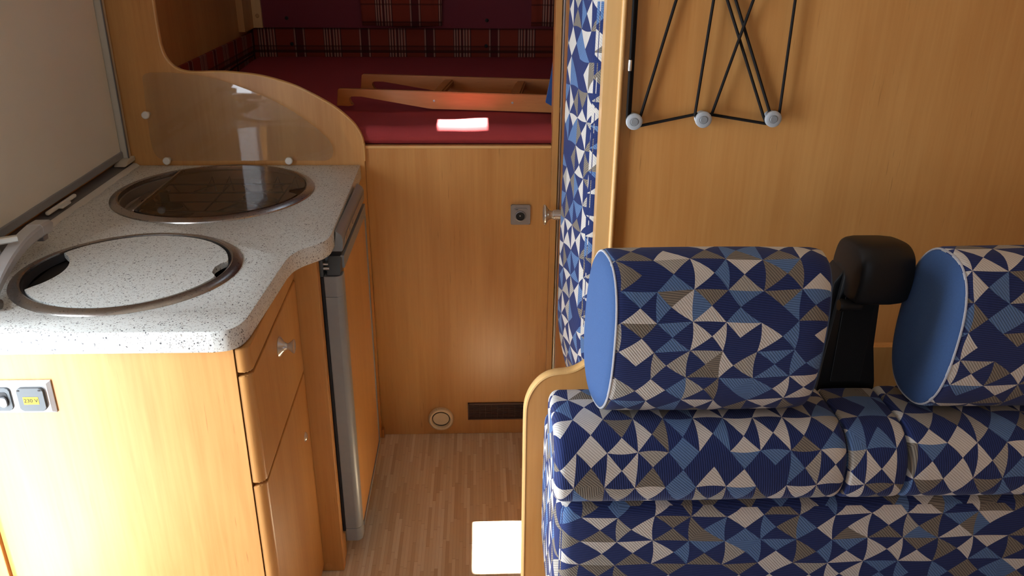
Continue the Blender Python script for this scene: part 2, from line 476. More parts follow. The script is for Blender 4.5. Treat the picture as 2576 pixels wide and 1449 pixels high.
def cushion(name, b, r, mat, parent=None, puff=(0, 0, 0), div=10, uvo=(0, 0), warp=None, **kw):
    """rounded box with bulging faces, UV in metres"""
    x0, x1, y0, y1, z0, z1 = b
    bm = bmesh.new()
    c = Vector(((x0+x1)/2, (y0+y1)/2, (z0+z1)/2)); h = Vector(((x1-x0)/2, (y1-y0)/2, (z1-z0)/2))
    grid = {}
    def vert(p_):
        k = tuple(round(v, 6) for v in p_)
        if k not in grid: grid[k] = bm.verts.new(p_)
        return grid[k]
    def lin(n, hh, rr):
        e = [-hh, -hh+rr*0.15, -hh+rr*0.4, -hh+rr*0.7] ; mid = [-hh+rr+(2*hh-2*rr)*i/n for i in range(n+1)]
        return e+mid+[-v for v in e[::-1]]
    rr = min(r, h.x*0.98, h.y*0.98, h.z*0.98)
    L = [lin(max(2, int(div*h[i]/max(h))), h[i], rr) for i in range(3)]
    for ax in range(3):
        a, b_ = [i for i in range(3) if i != ax]
        for s_ in (-1, 1):
            for i in range(len(L[a])-1):
                for j in range(len(L[b_])-1):
                    q = []
                    for ii, jj in ((i, j), (i+1, j), (i+1, j+1), (i, j+1)):
                        p_ = [0, 0, 0]; p_[ax] = s_*h[ax]; p_[a] = L[a][ii]; p_[b_] = L[b_][jj]; q.append(vert(p_))
                    bm.faces.new(q)
    for v in bm.verts:
        p_ = v.co
        inner = Vector([max(-h[i]+rr, min(h[i]-rr, p_[i])) for i in range(3)])
        d = p_-inner
        q = inner+(d.normalized()*rr if d.length > 1e-9 else d)
        t = [1-(p_[i]/h[i])**2 for i in range(3)]
        for ax in range(3):
            o1, o2 = [i for i in range(3) if i != ax]
            q[ax] += puff[ax]*max(0, t[o1])**0.6*max(0, t[o2])**0.6*(p_[ax]/h[ax])
        q = q+c
        if warp: q = Vector(warp(q))
        v.co = q
    o = from_bm(name, bm, mat, parent, smooth=True, **kw)
    def fn(co, n):
        a = (abs(n.x), abs(n.y), abs(n.z)); u0, v0 = uvo
        if a[1] >= a[0] and a[1] >= a[2]: return (co.x+u0, co.z+v0)
        if a[2] >= a[0]: return (co.x+u0, z1+(co.y-y0)+v0)
        return (co.z+u0+0.3, co.y+v0)
    set_uv(o, fn)
    return o

def copy_part(src, parent, delta):
    c = src.copy(); COL.objects.link(c); c.parent = parent
    c.matrix_parent_inverse = Matrix.Translation(parent.location).inverted()
    c.location = src.location+Vector(delta)
    return c

# ================================================================== SETTING
XL, XR = -0.975, 1.12
YF, YB = -1.60, 3.44
ZT = 2.0
box('floor', (XL, XR, YF, YB, -0.05, 0.0), 'floor', kind='structure')
# ceiling with the open roof hatch through which the sun falls
hx0, hx1 = -0.118-0.097*1.0, 0.020-0.097*1.0
hy0, hy1 = 2.108+0.454, 2.377+0.454
boxes('ceiling', [(XL-.03, hx0, YF, YB, ZT, ZT+.02), (hx1, XR+.03, YF, YB, ZT, ZT+.02), (hx0, hx1, YF, hy0, ZT, ZT+.02), (hx0, hx1, hy1, YB, ZT, ZT+.02)], 'ceiling', kind='structure')
# left wall: half-open doorway between y=0.66 and y=1.15, kitchen wall behind
boxes('wall_left', [(XL-.03, XL, YF, 0.66, 0, ZT), (XL-.03, XL, 0.66, 1.15, 1.50, ZT), (XL-.03, XL, 1.15, YB, 0, ZT)], 'wood', kind='structure')
boxes('wall_right', [(XR, XR+.03, YF, YB, 0, ZT)], 'wood', kind='structure')
box('wall_rear', (XL-.03, XR+.03, YB, YB+.03, 0, ZT), 'maroon', kind='structure')
boxes('wall_front', [(XL-.03, -.78, YF-.03, YF, 0, ZT), (.02, XR+.03, YF-.03, YF, 0, ZT), (-.78, .02, YF-.03, YF, 0, .94), (-.78, .02, YF-.03, YF, 1.66, ZT)], 'cab', kind='structure')
# partition wall that carries the elastic cords (front of the washroom)
box('wall_partition', (0.236, XR, 1.452, 1.475, 0, ZT), 'wood', kind='structure')
# pale corner profile
tr = thing('trim_1', (0.228, 1.45, 0), None, None, kind='structure')
prism('corner_board', [(0.211, 1.442), (0.237, 1.442), (0.237, 1.474), (0.211, 1.474)], 'Z', 0, ZT, 'beech', tr)
bm = bmesh.new()
prof = arc(0.2405, 1.442, 0.0045, 180, 360, 8)+[(0.245, 1.4515), (0.236, 1.4515)]
lo = [bm.verts.new((a, b, 0)) for a, b in prof]; hi = [bm.verts.new((a, b, ZT)) for a, b in prof]
for i in range(len(prof)): bm.faces.new([lo[i], lo[(i+1) % len(prof)], hi[(i+1) % len(prof)], hi[i]])
bm.faces.new(lo); bm.faces.new(hi)
from_bm('corner_bead', bm, 'beech', tr, smooth='auto')

# washroom door seen edge-on: panel, aluminium frame, knob
d1 = thing('door_1', (0.25, 1.85, 0), None, None, kind='structure')
box('door_panel', (0.2225, 0.2405, 1.645, 2.240, 0.02, 1.95), 'wood', d1)
boxes('aluminium_frame', [(0.2175, 0.2205, 2.244, 2.262, 0, 1.97), (0.2225, 0.2300, 2.250, 2.262, 0, 1.97), (0.2315, 0.2345, 2.240, 2.262, 0, 1.97), (0.2175, 0.2345, 2.258, 2.2625, 0, 1.97)], 'alu', d1)
lathe('door_knob', [(0.0, 0.0), (0.024, 0.0015), (0.029, 0.004), (0.0295, 0.007), (0.026, 0.0105), (0.019, 0.014), (0.0135, 0.019), (0.0115, 0.024), (0.0118, 0.028), (0.0145, 0.030), (0.0145, 0.0500), (0.0, 0.0500)], (0.1725, 2.20, 0.7635), 'X', 'nickel', d1, 40, label='satin metal washroom door knob')

# ================================================================== BED SIDE
# board between kitchen and bed with the swept edge
YD = 2.262
sweep = [(-0.826, ZT-.001), (-0.826, 1.36), (-0.8255, 1.24), (-0.822, 1.195), (-0.811, 1.166), (-0.790, 1.146), (-0.757, 1.1375), (-0.70, 1.138), (-0.655, 1.137), (-0.581, 1.129), (-0.520, 1.113), (-0.470, 1.093), (-0.400, 1.054), (-0.362, 1.024), (-0.338, 0.998), (-0.323, 0.970), (-0.3185, 0.945), (-0.3175, 0.90), (-0.3175, 0.45), (-0.3175, 0.001)]
sw = smooth_curve(sweep, 5)
dv = thing('divider_board', (-0.65, 2.27, 0), 'wooden divider board with sweeping curved edge between kitchen worktop and bed', 'panel')
prism('board', sw+[(XL+.001, 0.001), (XL+.001, ZT-.001)], 'Y', YD, YD+0.016, 'wood', dv)
def ribbon(name, path, axis_y0, axis_y1, th, mat, parent, outward=1):
    """edge moulding following a path in XZ, half-round"""
    bm = bmesh.new(); n = len(path); rings = []
    ym, hw = (axis_y0+axis_y1)/2, (axis_y1-axis_y0)/2
    for i in range(n):
        a = Vector(path[max(i-1, 0)]); b = Vector(path[min(i+1, n-1)])
        d = (b-a).normalized(); nr = Vector((d.y, -d.x))*outward
        ring = []
        for k in range(9):
            an = math.pi*k/8
            yy = ym-hw*math.cos(an); e = th*math.sin(an)**0.7 if 0 < k < 8 else 0
            p_ = Vector(path[i])+nr*e
            ring.append(bm.verts.new((p_.x, yy, p_.y)))
        rings.append(ring)
    for A, B in zip(rings, rings[1:]):
        for k in range(8): bm.faces.new([A[k], A[k+1], B[k+1], B[k]])
        bm.faces.new([A[8], A[0], B[0], B[8]])
    bm.faces.new(rings[0]); bm.faces.new(rings[-1])
    return from_bm(name, bm, mat, parent, smooth='auto')
ribbon('edge_moulding', [q for q in sw if q[1] > 0.88], YD-.0005, YD+.0165, 0.004, 'beech', dv, -1)

# bed base: front panel, cap strip, side post
bb = thing('storage_bed', (-0.05, 2.29, 0), 'raised storage bed with tall plain wooden front panel, below the burgundy mattress', 'bed')
box('front_panel', (-0.3172, 0.199, 2.2800, 2.2975, 0.001, 0.930), 'wood', bb)
box('cap_strip', (-0.3172, 0.199, 2.2788, 2.2995, 0.9300, 0.9385), 'beech_x', bb, 0.002)
box('trim_2', (0.1990, 0.2165, 2.262, 2.315, 0.001, ZT-.002), 'wood', None, 0.0015, kind='structure')
box('floor_block', (-0.3168, -0.3100, 2.262, 2.2785, 0.0, 0.03), 'wood', dv, 0.001)
box('platform', (-.868, XR-.01, 2.3165, 3.40, 0.90, 0.929), 'wood', bb)

# mattress, soft front roll and slightly uneven top
def mwarp(q):
    x, y, z = q
    if z > 0.962:
        z += 0.004*math.sin(x*7.1+y*3)*math.sin(y*5.3+1)+0.032*max(0, min(1, (y-2.36)/0.9))
        z += 0.0022*math.sin(x*38+math.sin(y*30)*1.5)*max(0, 1-abs(y-2.33)/0.09)
    return (x, y, z)
cushion('mattress', (-0.868, XR-.02, 2.284, 3.388, 0.9390, 0.990), 0.030, 'burgundy', None, (0, 0.0, 0.006), 60, warp=mwarp,
        label='burgundy cloth covered mattress on the raised bed', cat='mattress')

# wooden wall lining of bed alcove, plaid lining strips, maroon rear board
box('wall_alcove', (-0.905, -0.884, 2.2785, 3.436, 0.93, ZT-.001), 'wood', None, kind='structure')
pl = box('side_lining', (-0.884, -0.874, 2.279, 3.40, 0.930, 1.112), 'plaid', None, 0.003,
         label='plaid cloth lining strip along the left wall of the bed', cat='lining')
set_uv(pl, lambda co, n: (co.y+0.05, co.z-1.022+0.0))
pr_ = thing('rear_lining', (0, 3.40, 0.93), 'long plaid cloth lining strip along the rear wall behind the mattress', 'lining')
o = box('cloth_strip', (-0.874, XR-.01, 3.392, 3.402, 0.930, 1.128), 'plaid', pr_, 0.003)
set_uv(o, lambda co, n: (co.x+0.6035, co.z-1.022))
def snap(x, y, z, parent, r=0.007):
    lathe('snap_button', [(0.0, -0.005), (r*0.6, -0.0045), (r, -0.002), (r, 0.001), (0, 0.001)], (x, y, z), 'Y', 'gap', parent, 14)
for x, z in ((-0.727, 1.067), (0.028, 1.062)): snap(x, 3.392, z, pr_)
tube('piping', [(-0.874, 3.394, 1.128), (-0.874, 3.392, 1.06), (-0.870, 3.36, 1.03), (-0.870, 3.1, 1.027), (-0.870, 2.7, 1.016)], 0.003, 'plaid', pr_, 6)
rb = thing('rear_board', (0, 3.38, 1.12), 'dark maroon carpeted rear board above the plaid lining strip', 'panel')
box('carpet_board', (-0.83, XR-.01, 3.376, 3.392, 1.129, ZT-.002), 'maroon', rb, 0.003)
for x, z in ((-0.735, 1.165), (0.031, 1.160)): snap(x, 3.376, z, rb)
cb = thing('corner_cupboard', (-0.85, 3.33, 1.12), 'light wooden corner cladding with screw caps hanging above the bed corner', 'cladding')
box('side_board', (-0.884, -0.860, 3.235, 3.39, 1.1285, ZT-.002), 'wood', cb, 0.001)
box('front_board', (-0.862, -0.826, 3.362, 3.3755, 1.130, ZT-.002), 'beech', cb, 0.001)
for (x, y, z) in ((-0.842, 3.362, 1.174), (-0.842, 3.362, 1.30), (-0.842, 3.362, 1.45)):
    lathe('screw_cap', [(0, -0.004), (0.006, -0.003), (0.0075, 0), (0, 0.001)], (x, y, z), 'Y', 'wood', cb, 16)

# plaid curtains tied short in front of the rear board
def hang(name, x0, x1, y, z0, z1, mat, parent, taper, uvx, amp=0.008, folds=5.0):
    bm = bmesh.new(); nx, nz = 40, 18; F_, B_ = [], []
    for j in range(nz+1):
        tz = j/nz; rowf, rowb = [], []
        for i in range(nx+1):
            tx = i/nx
            xx = x0+(x1-x0)*tx+taper*(1-tz)*(tx-0.5)*-1
            bulge = 0.016*math.sin(math.pi*min(1, tz*2.2+0.12)) if tz < 0.4 else 0.012
            yy = y-bulge-amp*math.sin(tx*folds*2*math.pi+1.1*math.sin(tz*3))*(0.4+0.6*tz)
            zz = z0+(z1-z0)*tz+0.004*math.sin(tx*6.3+1)*(1-tz)
            rowf.append(bm.verts.new((xx, yy, zz))); rowb.append(bm.verts.new((xx, yy+0.006, zz)))
        F_.append(rowf); B_.append(rowb)
    for j in range(nz):
        for i in range(nx):
            bm.faces.new([F_[j][i], F_[j][i+1], F_[j+1][i+1], F_[j+1][i]]); bm.faces.new([B_[j][i], B_[j+1][i], B_[j+1][i+1], B_[j][i+1]])
        for i in (0, nx):
            bm.faces.new([F_[j][i], F_[j+1][i], B_[j+1][i], B_[j][i]])
    for i in range(nx):
        for j in (0, nz): bm.faces.new([F_[j][i], F_[j][i+1], B_[j][i+1], B_[j][i]])
    o = from_bm(name, bm, mat, parent, smooth=True)
    set_uv(o, lambda co, n: (co.x*1.05+uvx, co.z-1.116))
    return o
for x0, x1, uvx, lab in ((-0.452, -0.136, 0.6660, 'short plaid curtain hanging in front of the maroon rear board, middle of view'),
                         (0.196, 0.50, 0.50, 'short plaid curtain at the rear board, partly hidden by the bed post')):
    c = hang('plaid_curtain', x0, x1, 3.366, 1.137, 1.75, 'plaid', None, 0.012, uvx)
    tag(c, lab, 'curtain', 'plaid curtains at the rear board')

# blue curtain end hanging behind the bed post
pts = [(0.206, 1.20), (0.1975, 1.13), (0.1835, 1.051), (0.184, 1.047), (0.203, 1.036), (0.225, 1.033), (0.262, 1.036), (0.262, 1.80), (0.206, 1.80)]
bc = thing('blue_curtain', (0.22, 2.34, 1.03), 'blue cloth curtain end hanging behind the bed post over the ladder', 'curtain')
prism('cloth_fold', pts, 'Y', 2.330, 2.336, 'blue_curtain', bc, 0.002)
prism('cloth_fold', [(a+0.010, b+0.004) for a, b in pts], 'Y', 2.337, 2.345, 'blue_curtain', bc, 0.002)
tube('hem_seam', [(0.1865, 2.3295, 1.066), (0.203, 2.3295, 1.055), (0.225, 2.3295, 1.051)], 0.0007, 'blue_curtain', bc, 6)

# ladder lying on the mattress
ld = thing('bed_ladder', (-0.1, 2.55, 1.02), 'wooden bunk ladder lying on the burgundy mattress', 'ladder')
def rail(p0, p1, z0, z1, h=0.050):
    p0, p1 = Vector(p0), Vector(p1); d = (p1-p0); L = d.length; d.normalize(); nrm = Vector((-d.y, d.x))
    prof = [(0.0, 0.0), (0.036, 0.0)]+arc(0.050, 0.0055, 0.0055, -90, 90, 5)[0:0]
    prof += [(0.046, 0.001), (0.049, 0.004), (0.046, 0.0075), (0.039, 0.012), (0.0365, 0.019), (0.0385, 0.0265), (0.045, 0.0305), (0.056, 0.0312), (0.075, 0.029), (0.268, 0.0015), (0.285, 0.0), (L, 0.0), (L, h), (0.010, h), (0.006, h-0.003)]
    bm = bmesh.new(); A, B = [], []
    for s_, hh in prof:
        q = p0+d*s_; zz = z0+(z1-z0)*s_/L+hh
        A.append(bm.verts.new((q.x, q.y, zz))); B.append(bm.verts.new((q.x+nrm.x*0.017, q.y+nrm.y*0.017, zz)))
    n = len(prof); fA = bm.faces.new(A); fB = bm.faces.new(B[::-1])
    for i in range(n): bm.faces.new([A[i], A[(i+1) % n], B[(i+1) % n], B[i]])
    bmesh.ops.bevel(bm, geom=list(fA.edges)+list(fB.edges), offset=0.0022, segments=2, affect='EDGES', clamp_overlap=True)
    return from_bm('side_rail', bm, 'wood_x', ld, smooth='auto')
R1a, R1b = (-0.420, 2.490), (0.62, 2.360)
R2a, R2b = (-0.378, 2.708), (0.64, 2.590)
rail(R1a, R1b, 1.0065, 0.9995); rail(R2a, R2b, 1.0125, 1.0055)
def along(A, B, x):
    t = (x-A[0])/(B[0]-A[0]); return A[1]+(B[1]-A[1])*t
for xa, xb in ((-0.122, -0.096), (0.105, 0.130), (0.335, 0.36)):
    ya, yb = along(R1a, R1b, xa)+0.0175, along(R2a, R2b, xb)-0.001
    bm = bmesh.new(); hw = 0.016; z0, z1 = 1.0340, 1.0530
    vs = [bm.verts.new(c) for c in ((xa-hw, ya, z0), (xa+hw, ya, z0), (xb+hw, yb, z0), (xb-hw, yb, z0), (xa-hw, ya, z1), (xa+hw, ya, z1), (xb+hw, yb, z1), (xb-hw, yb, z1))]
    for f in ((3, 2, 1, 0), (4, 5, 6, 7), (0, 1, 5, 4), (1, 2, 6, 5), (2, 3, 7, 6), (3, 0, 4, 7)): bm.faces.new([vs[i] for i in f])
    bmesh.ops.bevel(bm, geom=bm.edges[:], offset=0.005, segments=3, affect='EDGES')
    from_bm('rung', bm, 'wood_x', ld, smooth='auto')
    ys = along(R1a, R1b, xa)
    lathe('screw', [(0, -0.0012), (0.0032, -0.001), (0.0036, 0.0), (0, 0.001)], (xa-0.01, ys+0.001, 1.028), 'Y', 'nickel', ld, 12)

# ================================================================== KITCHEN
# roller blind on the left wall
XW = XL
rbd = thing('window_blind', (-0.96, 1.7, 0.9), 'closed beige fabric window blind on the left wall above the worktop', 'blind')
bm = bmesh.new(); ny = 120; rows = []
for j in range(2):
    zz = (0.934, 1.78)[j]; rows.append([bm.verts.new((-0.9605+0.0003*math.sin(i*0.55)+0.0004*math.sin(i*0.21+1), 1.16+(2.232-1.16)*i/ny, zz)) for i in range(ny+1)])
back_ = [[bm.verts.new((-0.968, v.co.y, v.co.z)) for v in r] for r in rows]
for i in range(ny):
    bm.faces.new([rows[0][i], rows[0][i+1], rows[1][i+1], rows[1][i]]); bm.faces.new([back_[0][i], back_[1][i], back_[1][i+1], back_[0][i+1]])
    for j in (0, 1): bm.faces.new([rows[j][i], rows[j][i+1], back_[j][i+1], back_[j][i]])
for i in (0, ny): bm.faces.new([rows[0][i], rows[1][i], back_[1][i], back_[0][i]])
from_bm('blind_fabric', bm, 'blind', rbd, smooth='auto')
box('bottom_rail', (-0.972, -0.955, 1.16, 2.236, 0.9165, 0.9345), 'grey', rbd, 0.003, label='grey bottom rail')
box('side_track', (-0.974, -0.944, 2.236, 2.2605, 0.915, 1.80), 'blind_frame', rbd, 0.004)
box('head_cassette', (-0.974, -0.93, 1.14, 2.2605, 1.80, 1.86), 'blind_frame', rbd, 0.006)
box('track_lip', (-0.9435, -0.941, 2.2335, 2.238, 0.915, 1.80), 'caulk_grey', rbd)
prism('track_foot', [(2.190, 0.904), (2.2605, 0.904), (2.2605, 0.9165), (2.215, 0.9165)], 'X', -0.968, -0.935, 'blind_frame', rbd, 0.003)
hd = box('pull_handle', (-0.956, -0.946, 1.785, 1.925, 0.9045, 0.9135), 'white', rbd, 0.004, label='white pull handle')
box('grip', (-0.948, -0.936, 1.83, 1.872, 0.906, 0.9115), 'white', hd, 0.002)

# seal between worktop and wall
sl = thing('wall_seal', (-0.955, 1.75, 0.89), 'grey sealing profile with white sealant along the back of the worktop', 'seal strip')
prism('grey_profile', [(-0.9745, 0.8905), (-0.938, 0.8905), (-0.942, 0.8965), (-0.957, 0.9015), (-0.9745, 0.9035)], 'Y', 1.245, 2.2585, 'caulk_grey', sl, 0.001)
bm = bmesh.new(); n = 60; A, B, C_ = [], [], []
for i in range(n+1):
    yy = 1.245+(2.2585-1.245)*i/n; wv = 0.0016*math.sin(i*1.3)+0.0012*math.sin(i*0.47)
    A.append(bm.verts.new((-0.9405, yy, 0.8975))); B.append(bm.verts.new((-0.934+wv*0.4, yy, 0.8960))); C_.append(bm.verts.new((-0.927+wv, yy, 0.8902)))
for i in range(n): bm.faces.new([A[i], A[i+1], B[i+1], B[i]]); bm.faces.new([B[i], B[i+1], C_[i+1], C_[i]]); bm.faces.new([C_[i], C_[i+1], A[i+1], A[i]])
bm.faces.new([A[0], B[0], C_[0]]); bm.faces.new([A[n], B[n], C_[n]])
from_bm('white_sealant', bm, 'sealant', sl, smooth='auto')

# worktop with rounded outline and two round cut-outs
HOB = (-0.652, 2.009, 0.240); SNK = (-0.667, 1.500, 0.206)
edge = [(-0.974, 2.2605), (-0.3285, 2.2605), (-0.3245, 2.05), (-0.3190, 1.74), (-0.3185, 1.705)]
edge += smooth_curve([(-0.3185, 1.705), (-0.3205, 1.675), (-0.330, 1.650), (-0.348, 1.628), (-0.366, 1.605), (-0.378, 1.578), (-0.3835, 1.545)], 5)[1:]
edge += [(-0.388, 1.42), (-0.392, 1.315)]
edge += [(a, b) for a, b in smooth_curve([(-0.392, 1.315), (-0.3935, 1.285), (-0.400, 1.257), (-0.415, 1.240), (-0.440, 1.2335)], 5)[1:]]
edge += [(-0.974, 1.2335)]
bm = bmesh.new()
lo = [bm.verts.new((a, b, 0.851)) for a, b in edge]; hi = [bm.verts.new((a, b, 0.890)) for a, b in edge]
bm.faces.new(lo); bm.faces.new(hi)
for i in range(len(edge)): bm.faces.new([lo[i], lo[(i+1) % len(edge)], hi[(i+1) % len(edge)], hi[i]])
top = from_bm('worktop', bm, 'laminate', None, label='pale speckled laminate kitchen worktop with curved front edge', cat='worktop')
def cutter(cx_, cy_, r):
    b2 = bmesh.new(); lathe_bm(b2, [(0, 0.80), (r, 0.80), (r, 0.95), (0, 0.95)], (cx_, cy_, 0), 'Z', 96)
    return from_bm('cut', b2, 'laminate')
cuts = [cutter(HOB[0], HOB[1], 0.231), cutter(SNK[0], SNK[1], 0.197)]
for k in cuts:
    md = top.modifiers.new('cut', 'BOOLEAN'); md.operation = 'DIFFERENCE'; md.object = k; md.solver = 'EXACT'
bv = top.modifiers.new('bevel', 'BEVEL'); bv.width = 0.0022; bv.segments = 2; bv.limit_method = 'ANGLE'; bv.angle_limit = math.radians(50)
dg = bpy.context.evaluated_depsgraph_get()
me = bpy.data.meshes.new_from_object(top.evaluated_get(dg))
top.modifiers.clear(); top.data = me
for p_ in me.polygons: p_.use_smooth = True
me.set_sharp_from_angle(angle=math.radians(30))
for k in cuts: bpy.data.objects.remove(k, do_unlink=True)

def disc_poly(cx_, cy_, r, a0, a1, n=80):
    return [(cx_+r*math.cos(math.radians(a0+(a1-a0)*i/n)), cy_+r*math.sin(math.radians(a0+(a1-a0)*i/n))) for i in range(n+1)]

# ---- hob
hb = thing('gas_hob', (HOB[0], HOB[1], 0.89), 'round steel gas hob under a smoked glass lid at the back of the worktop', 'hob')
lathe('steel_rim', [(0.2185, 0.8885), (0.2195, 0.8965), (0.2235, 0.8990), (0.2330, 0.8965), (0.2390, 0.8930), (0.2400, 0.8903), (0.2320, 0.8903), (0.2250, 0.884), (0.2185, 0.8885)], (HOB[0], HOB[1], 0), 'Z', 'steel', hb, 96)
lathe('steel_pan', [(0.2250, 0.8885), (0.2170, 0.884), (0.2140, 0.862), (0.2040, 0.855), (0, 0.855)], (HOB[0], HOB[1], 0), 'Z', 'pan', hb, 72)
# two burners
for bx, by, br in ((-0.735, 1.945, 0.034), (-0.560, 2.020, 0.042)):
    q = lathe('burner', [(0, 0.872), (br*0.7, 0.872), (br*0.75, 0.868), (br, 0.867), (br*1.02, 0.862), (br*1.3, 0.859), (br*1.35, 0.8555), (0, 0.8555)], (bx, by, 0), 'Z', 'steel_dark', hb, 36)
    lathe('burner_cap', [(0, 0.8765), (br*0.66, 0.8760), (br*0.70, 0.8735), (0, 0.8725)], (bx, by, 0), 'Z', 'black', q, 36)
# wire trivet
bm = bmesh.new()
def wire(p_, r=0.0022): tube_bm(bm, p_, r, 6)
zt = 0.879
for yy in (1.885, 1.960, 2.035, 2.110):
    wire([(-0.80, yy, zt), (-0.49, yy+0.006, zt)])
wire([(-0.80, 1.885, zt), (-0.80, 2.11, zt)]); wire([(-0.49, 1.89, zt), (-0.49, 2.116, zt)])
wire([(-0.645, 1.888, zt), (-0.645, 2.113, zt)])
for bx in (-0.735, -0.560):
    for sgn in (-1, 1):
        wire([(bx+sgn*0.055, 1.89, zt), (bx+sgn*0.018, 1.955, zt)]); wire([(bx+sgn*0.055, 2.11, zt), (bx+sgn*0.018, 2.045, zt)])
from_bm('wire_trivet', bm, 'black', hb, smooth='auto')
for bx in (-0.70, -0.655, -0.53, -0.485):
    tube('trivet_loop', [(bx-0.014, 2.125, 0.858), (bx, 2.15, 0.889), (bx+0.014, 2.125, 0.858)], 0.0022, 'black', hb, 6)
for (kx, ky) in ((-0.785, 2.04), (-0.79, 1.96)):
    lathe('control_knob', [(0, 0.884), (0.014, 0.884), (0.016, 0.880), (0.017, 0.8555), (0, 0.8555)], (kx-0.01, ky, 0), 'Z', 'black', hb, 20)
# smoked glass lid: circle cut by a chord on the wall side, finger notch on the aisle side
ca = 128
lid = disc_poly(HOB[0], HOB[1], 0.2165, -ca, -14, 50)
lid += [(HOB[0]+0.2165*math.cos(math.radians(-13)), HOB[1]+0.2165*math.sin(math.radians(-13)))]
nx_, ny_ = HOB[0]+0.205, HOB[1]-0.018
lid += [(HOB[0]+0.196, HOB[1]-0.040), (HOB[0]+0.186, HOB[1]-0.030), (HOB[0]+0.184, HOB[1]-0.014), (HOB[0]+0.195, HOB[1]-0.004), (HOB[0]+0.214, HOB[1]+0.004)]
lid += disc_poly(HOB[0], HOB[1], 0.2165, 3, ca, 60)
gl = prism('glass_lid', lid, 'Z', 0.8945, 0.8990, 'smoked', hb, 0.0006, label='smoked brown glass lid')
xc = HOB[0]+0.2165*math.cos(math.radians(ca)); yc = 0.2165*math.sin(math.radians(ca))
box('lid_edge_profile', (xc-0.004, xc+0.001, HOB[1]-yc, HOB[1]+yc, 0.8925, 0.9002), 'steel', gl, 0.001)
box('hinge_cover', (HOB[0]-0.200, xc-0.012, HOB[1]-0.085, HOB[1]+0.10, 0.8600, 0.8660), 'steel', hb, 0.002)

# ---- sink
sk = thing('round_sink', (SNK[0], SNK[1], 0.89), 'round steel sink closed by a speckled lid at the front of the worktop', 'sink')
lathe('steel_rim', [(0.1840, 0.884), (0.1850, 0.8960), (0.1885, 0.8980), (0.1960, 0.8962), (0.2040, 0.8928), (0.2060, 0.8903), (0.1980, 0.8903), (0.1900, 0.880), (0.1840, 0.884)], (SNK[0], SNK[1], 0), 'Z', 'steel', sk, 96)
lathe('bowl', [(0.1870, 0.886), (0.1790, 0.880), (0.1700, 0.77), (0.1500, 0.745), (0, 0.740)], (SNK[0], SNK[1], 0), 'Z', 'steel_dark', sk, 72)
lathe('gasket', [(0.1755, 0.880), (0.1842, 0.880), (0.1842, 0.8925), (0.1800, 0.8915), (0.1755, 0.880)], (SNK[0], SNK[1], 0), 'Z', 'rubber', sk, 96)
Rl = 0.1785
# lid: circle minus a lens at the wall side and a finger notch at the aisle side
a_hi, a_lo = 153.0, 214.0
out = disc_poly(SNK[0], SNK[1], Rl, a_lo-360, -14, 60)
out += [(SNK[0]+0.168, SNK[1]-0.036), (SNK[0]+0.160, SNK[1]-0.026), (SNK[0]+0.158, SNK[1]+0.000), (SNK[0]+0.163, SNK[1]+0.016), (SNK[0]+0.171, SNK[1]+0.024)]
out += disc_poly(SNK[0], SNK[1], Rl, 10, a_hi, 60)
p_a = Vector(out[-1]); p_b = Vector(out[0])
mid = (p_a+p_b)/2; tow = Vector((SNK[0]-mid.x, SNK[1]-mid.y)).normalized()
for i in range(1, 16):
    t_ = i/16; q = p_a.lerp(p_b, t_)+tow*0.036*(math.sin(math.pi*t_)**0.75)
    out.append((q.x, q.y))
prism('sink_lid', out, 'Z', 0.8835, 0.8955, 'laminate', sk, 0.0015)
prism('dark_plate', [(SNK[0]+a, SNK[1]+b) for a, b in ((-0.172, -0.05), (-0.172, 0.05), (-0.155, 0.085), (-0.10, 0.11), (-0.06, 0.0), (-0.09, -0.12), (-0.14, -0.105))], 'Z', 0.874, 0.878, 'black', sk, 0.001)  # black plate added below the lid so its opening looks dark
lathe('drain', [(0, 0.746), (0.03, 0.746), (0.032, 0.742), (0, 0.7405)], (SNK[0]-0.06, SNK[1], 0), 'Z', 'steel', sk, 24)

# ---- tap folded down beside the sink
tp = thing('kitchen_tap', (-0.880, 1.37, 0.89), 'grey metal kitchen tap at the left end of the worktop beside the sink', 'tap')
sect = [(-1, -0.55), (-0.75, -0.8), (0.75, -0.8), (1, -0.55), (1, 0.4), (0.6, 0.8), (-0.6, 0.8), (-1, 0.4)]
cpts = smooth_curve([(-0.832, 1.318, 0.906), (-0.848, 1.382, 0.919), (-0.862, 1.452, 0.930), (-0.874, 1.530, 0.936), (-0.882, 1.600, 0.935)], 7)
rs = [0.0100+0.0065*min(1, (i/len(cpts))*1.1) for i in range(len(cpts))]
tube('spout', cpts, rs, 'silver', tp, section=sect)
tube('spout_tip', [(-0.8815, 1.596, 0.9350), (-0.884, 1.636, 0.9320), (-0.8845, 1.644, 0.928)], [0.0172, 0.0172, 0.0150], 'silver', tp, section=sect)
box('aerator', (-0.888, -0.868, 1.598, 1.618, 0.9130, 0.9235), 'silver_dark', tp, 0.002)
lathe('base', [(0, 0.022), (0.014, 0.022), (0.017, 0.018), (0.018, 0.002), (0.021, 0.0), (0, 0.0)], (-0.878, 1.335, 0.8905), 'Z', 'silver_dark', tp, 32)
box('body', (-0.936, -0.892, 1.335, 1.500, 0.8905, 0.944), 'silver', tp, 0.014, 4)
tube('lever', [(-0.930, 1.452, 0.9535), (-0.895, 1.470, 0.9585), (-0.8565, 1.490, 0.9600)], [0.0095, 0.0080, 0.0068], 'nickel', tp, section=sect)
lathe('hinge_pin', [(0, -0.026), (0.0085, -0.026), (0.0085, 0.026), (0, 0.026)], (-0.838, 1.318, 0.9035), 'X', 'steel_dark', tp, 16)

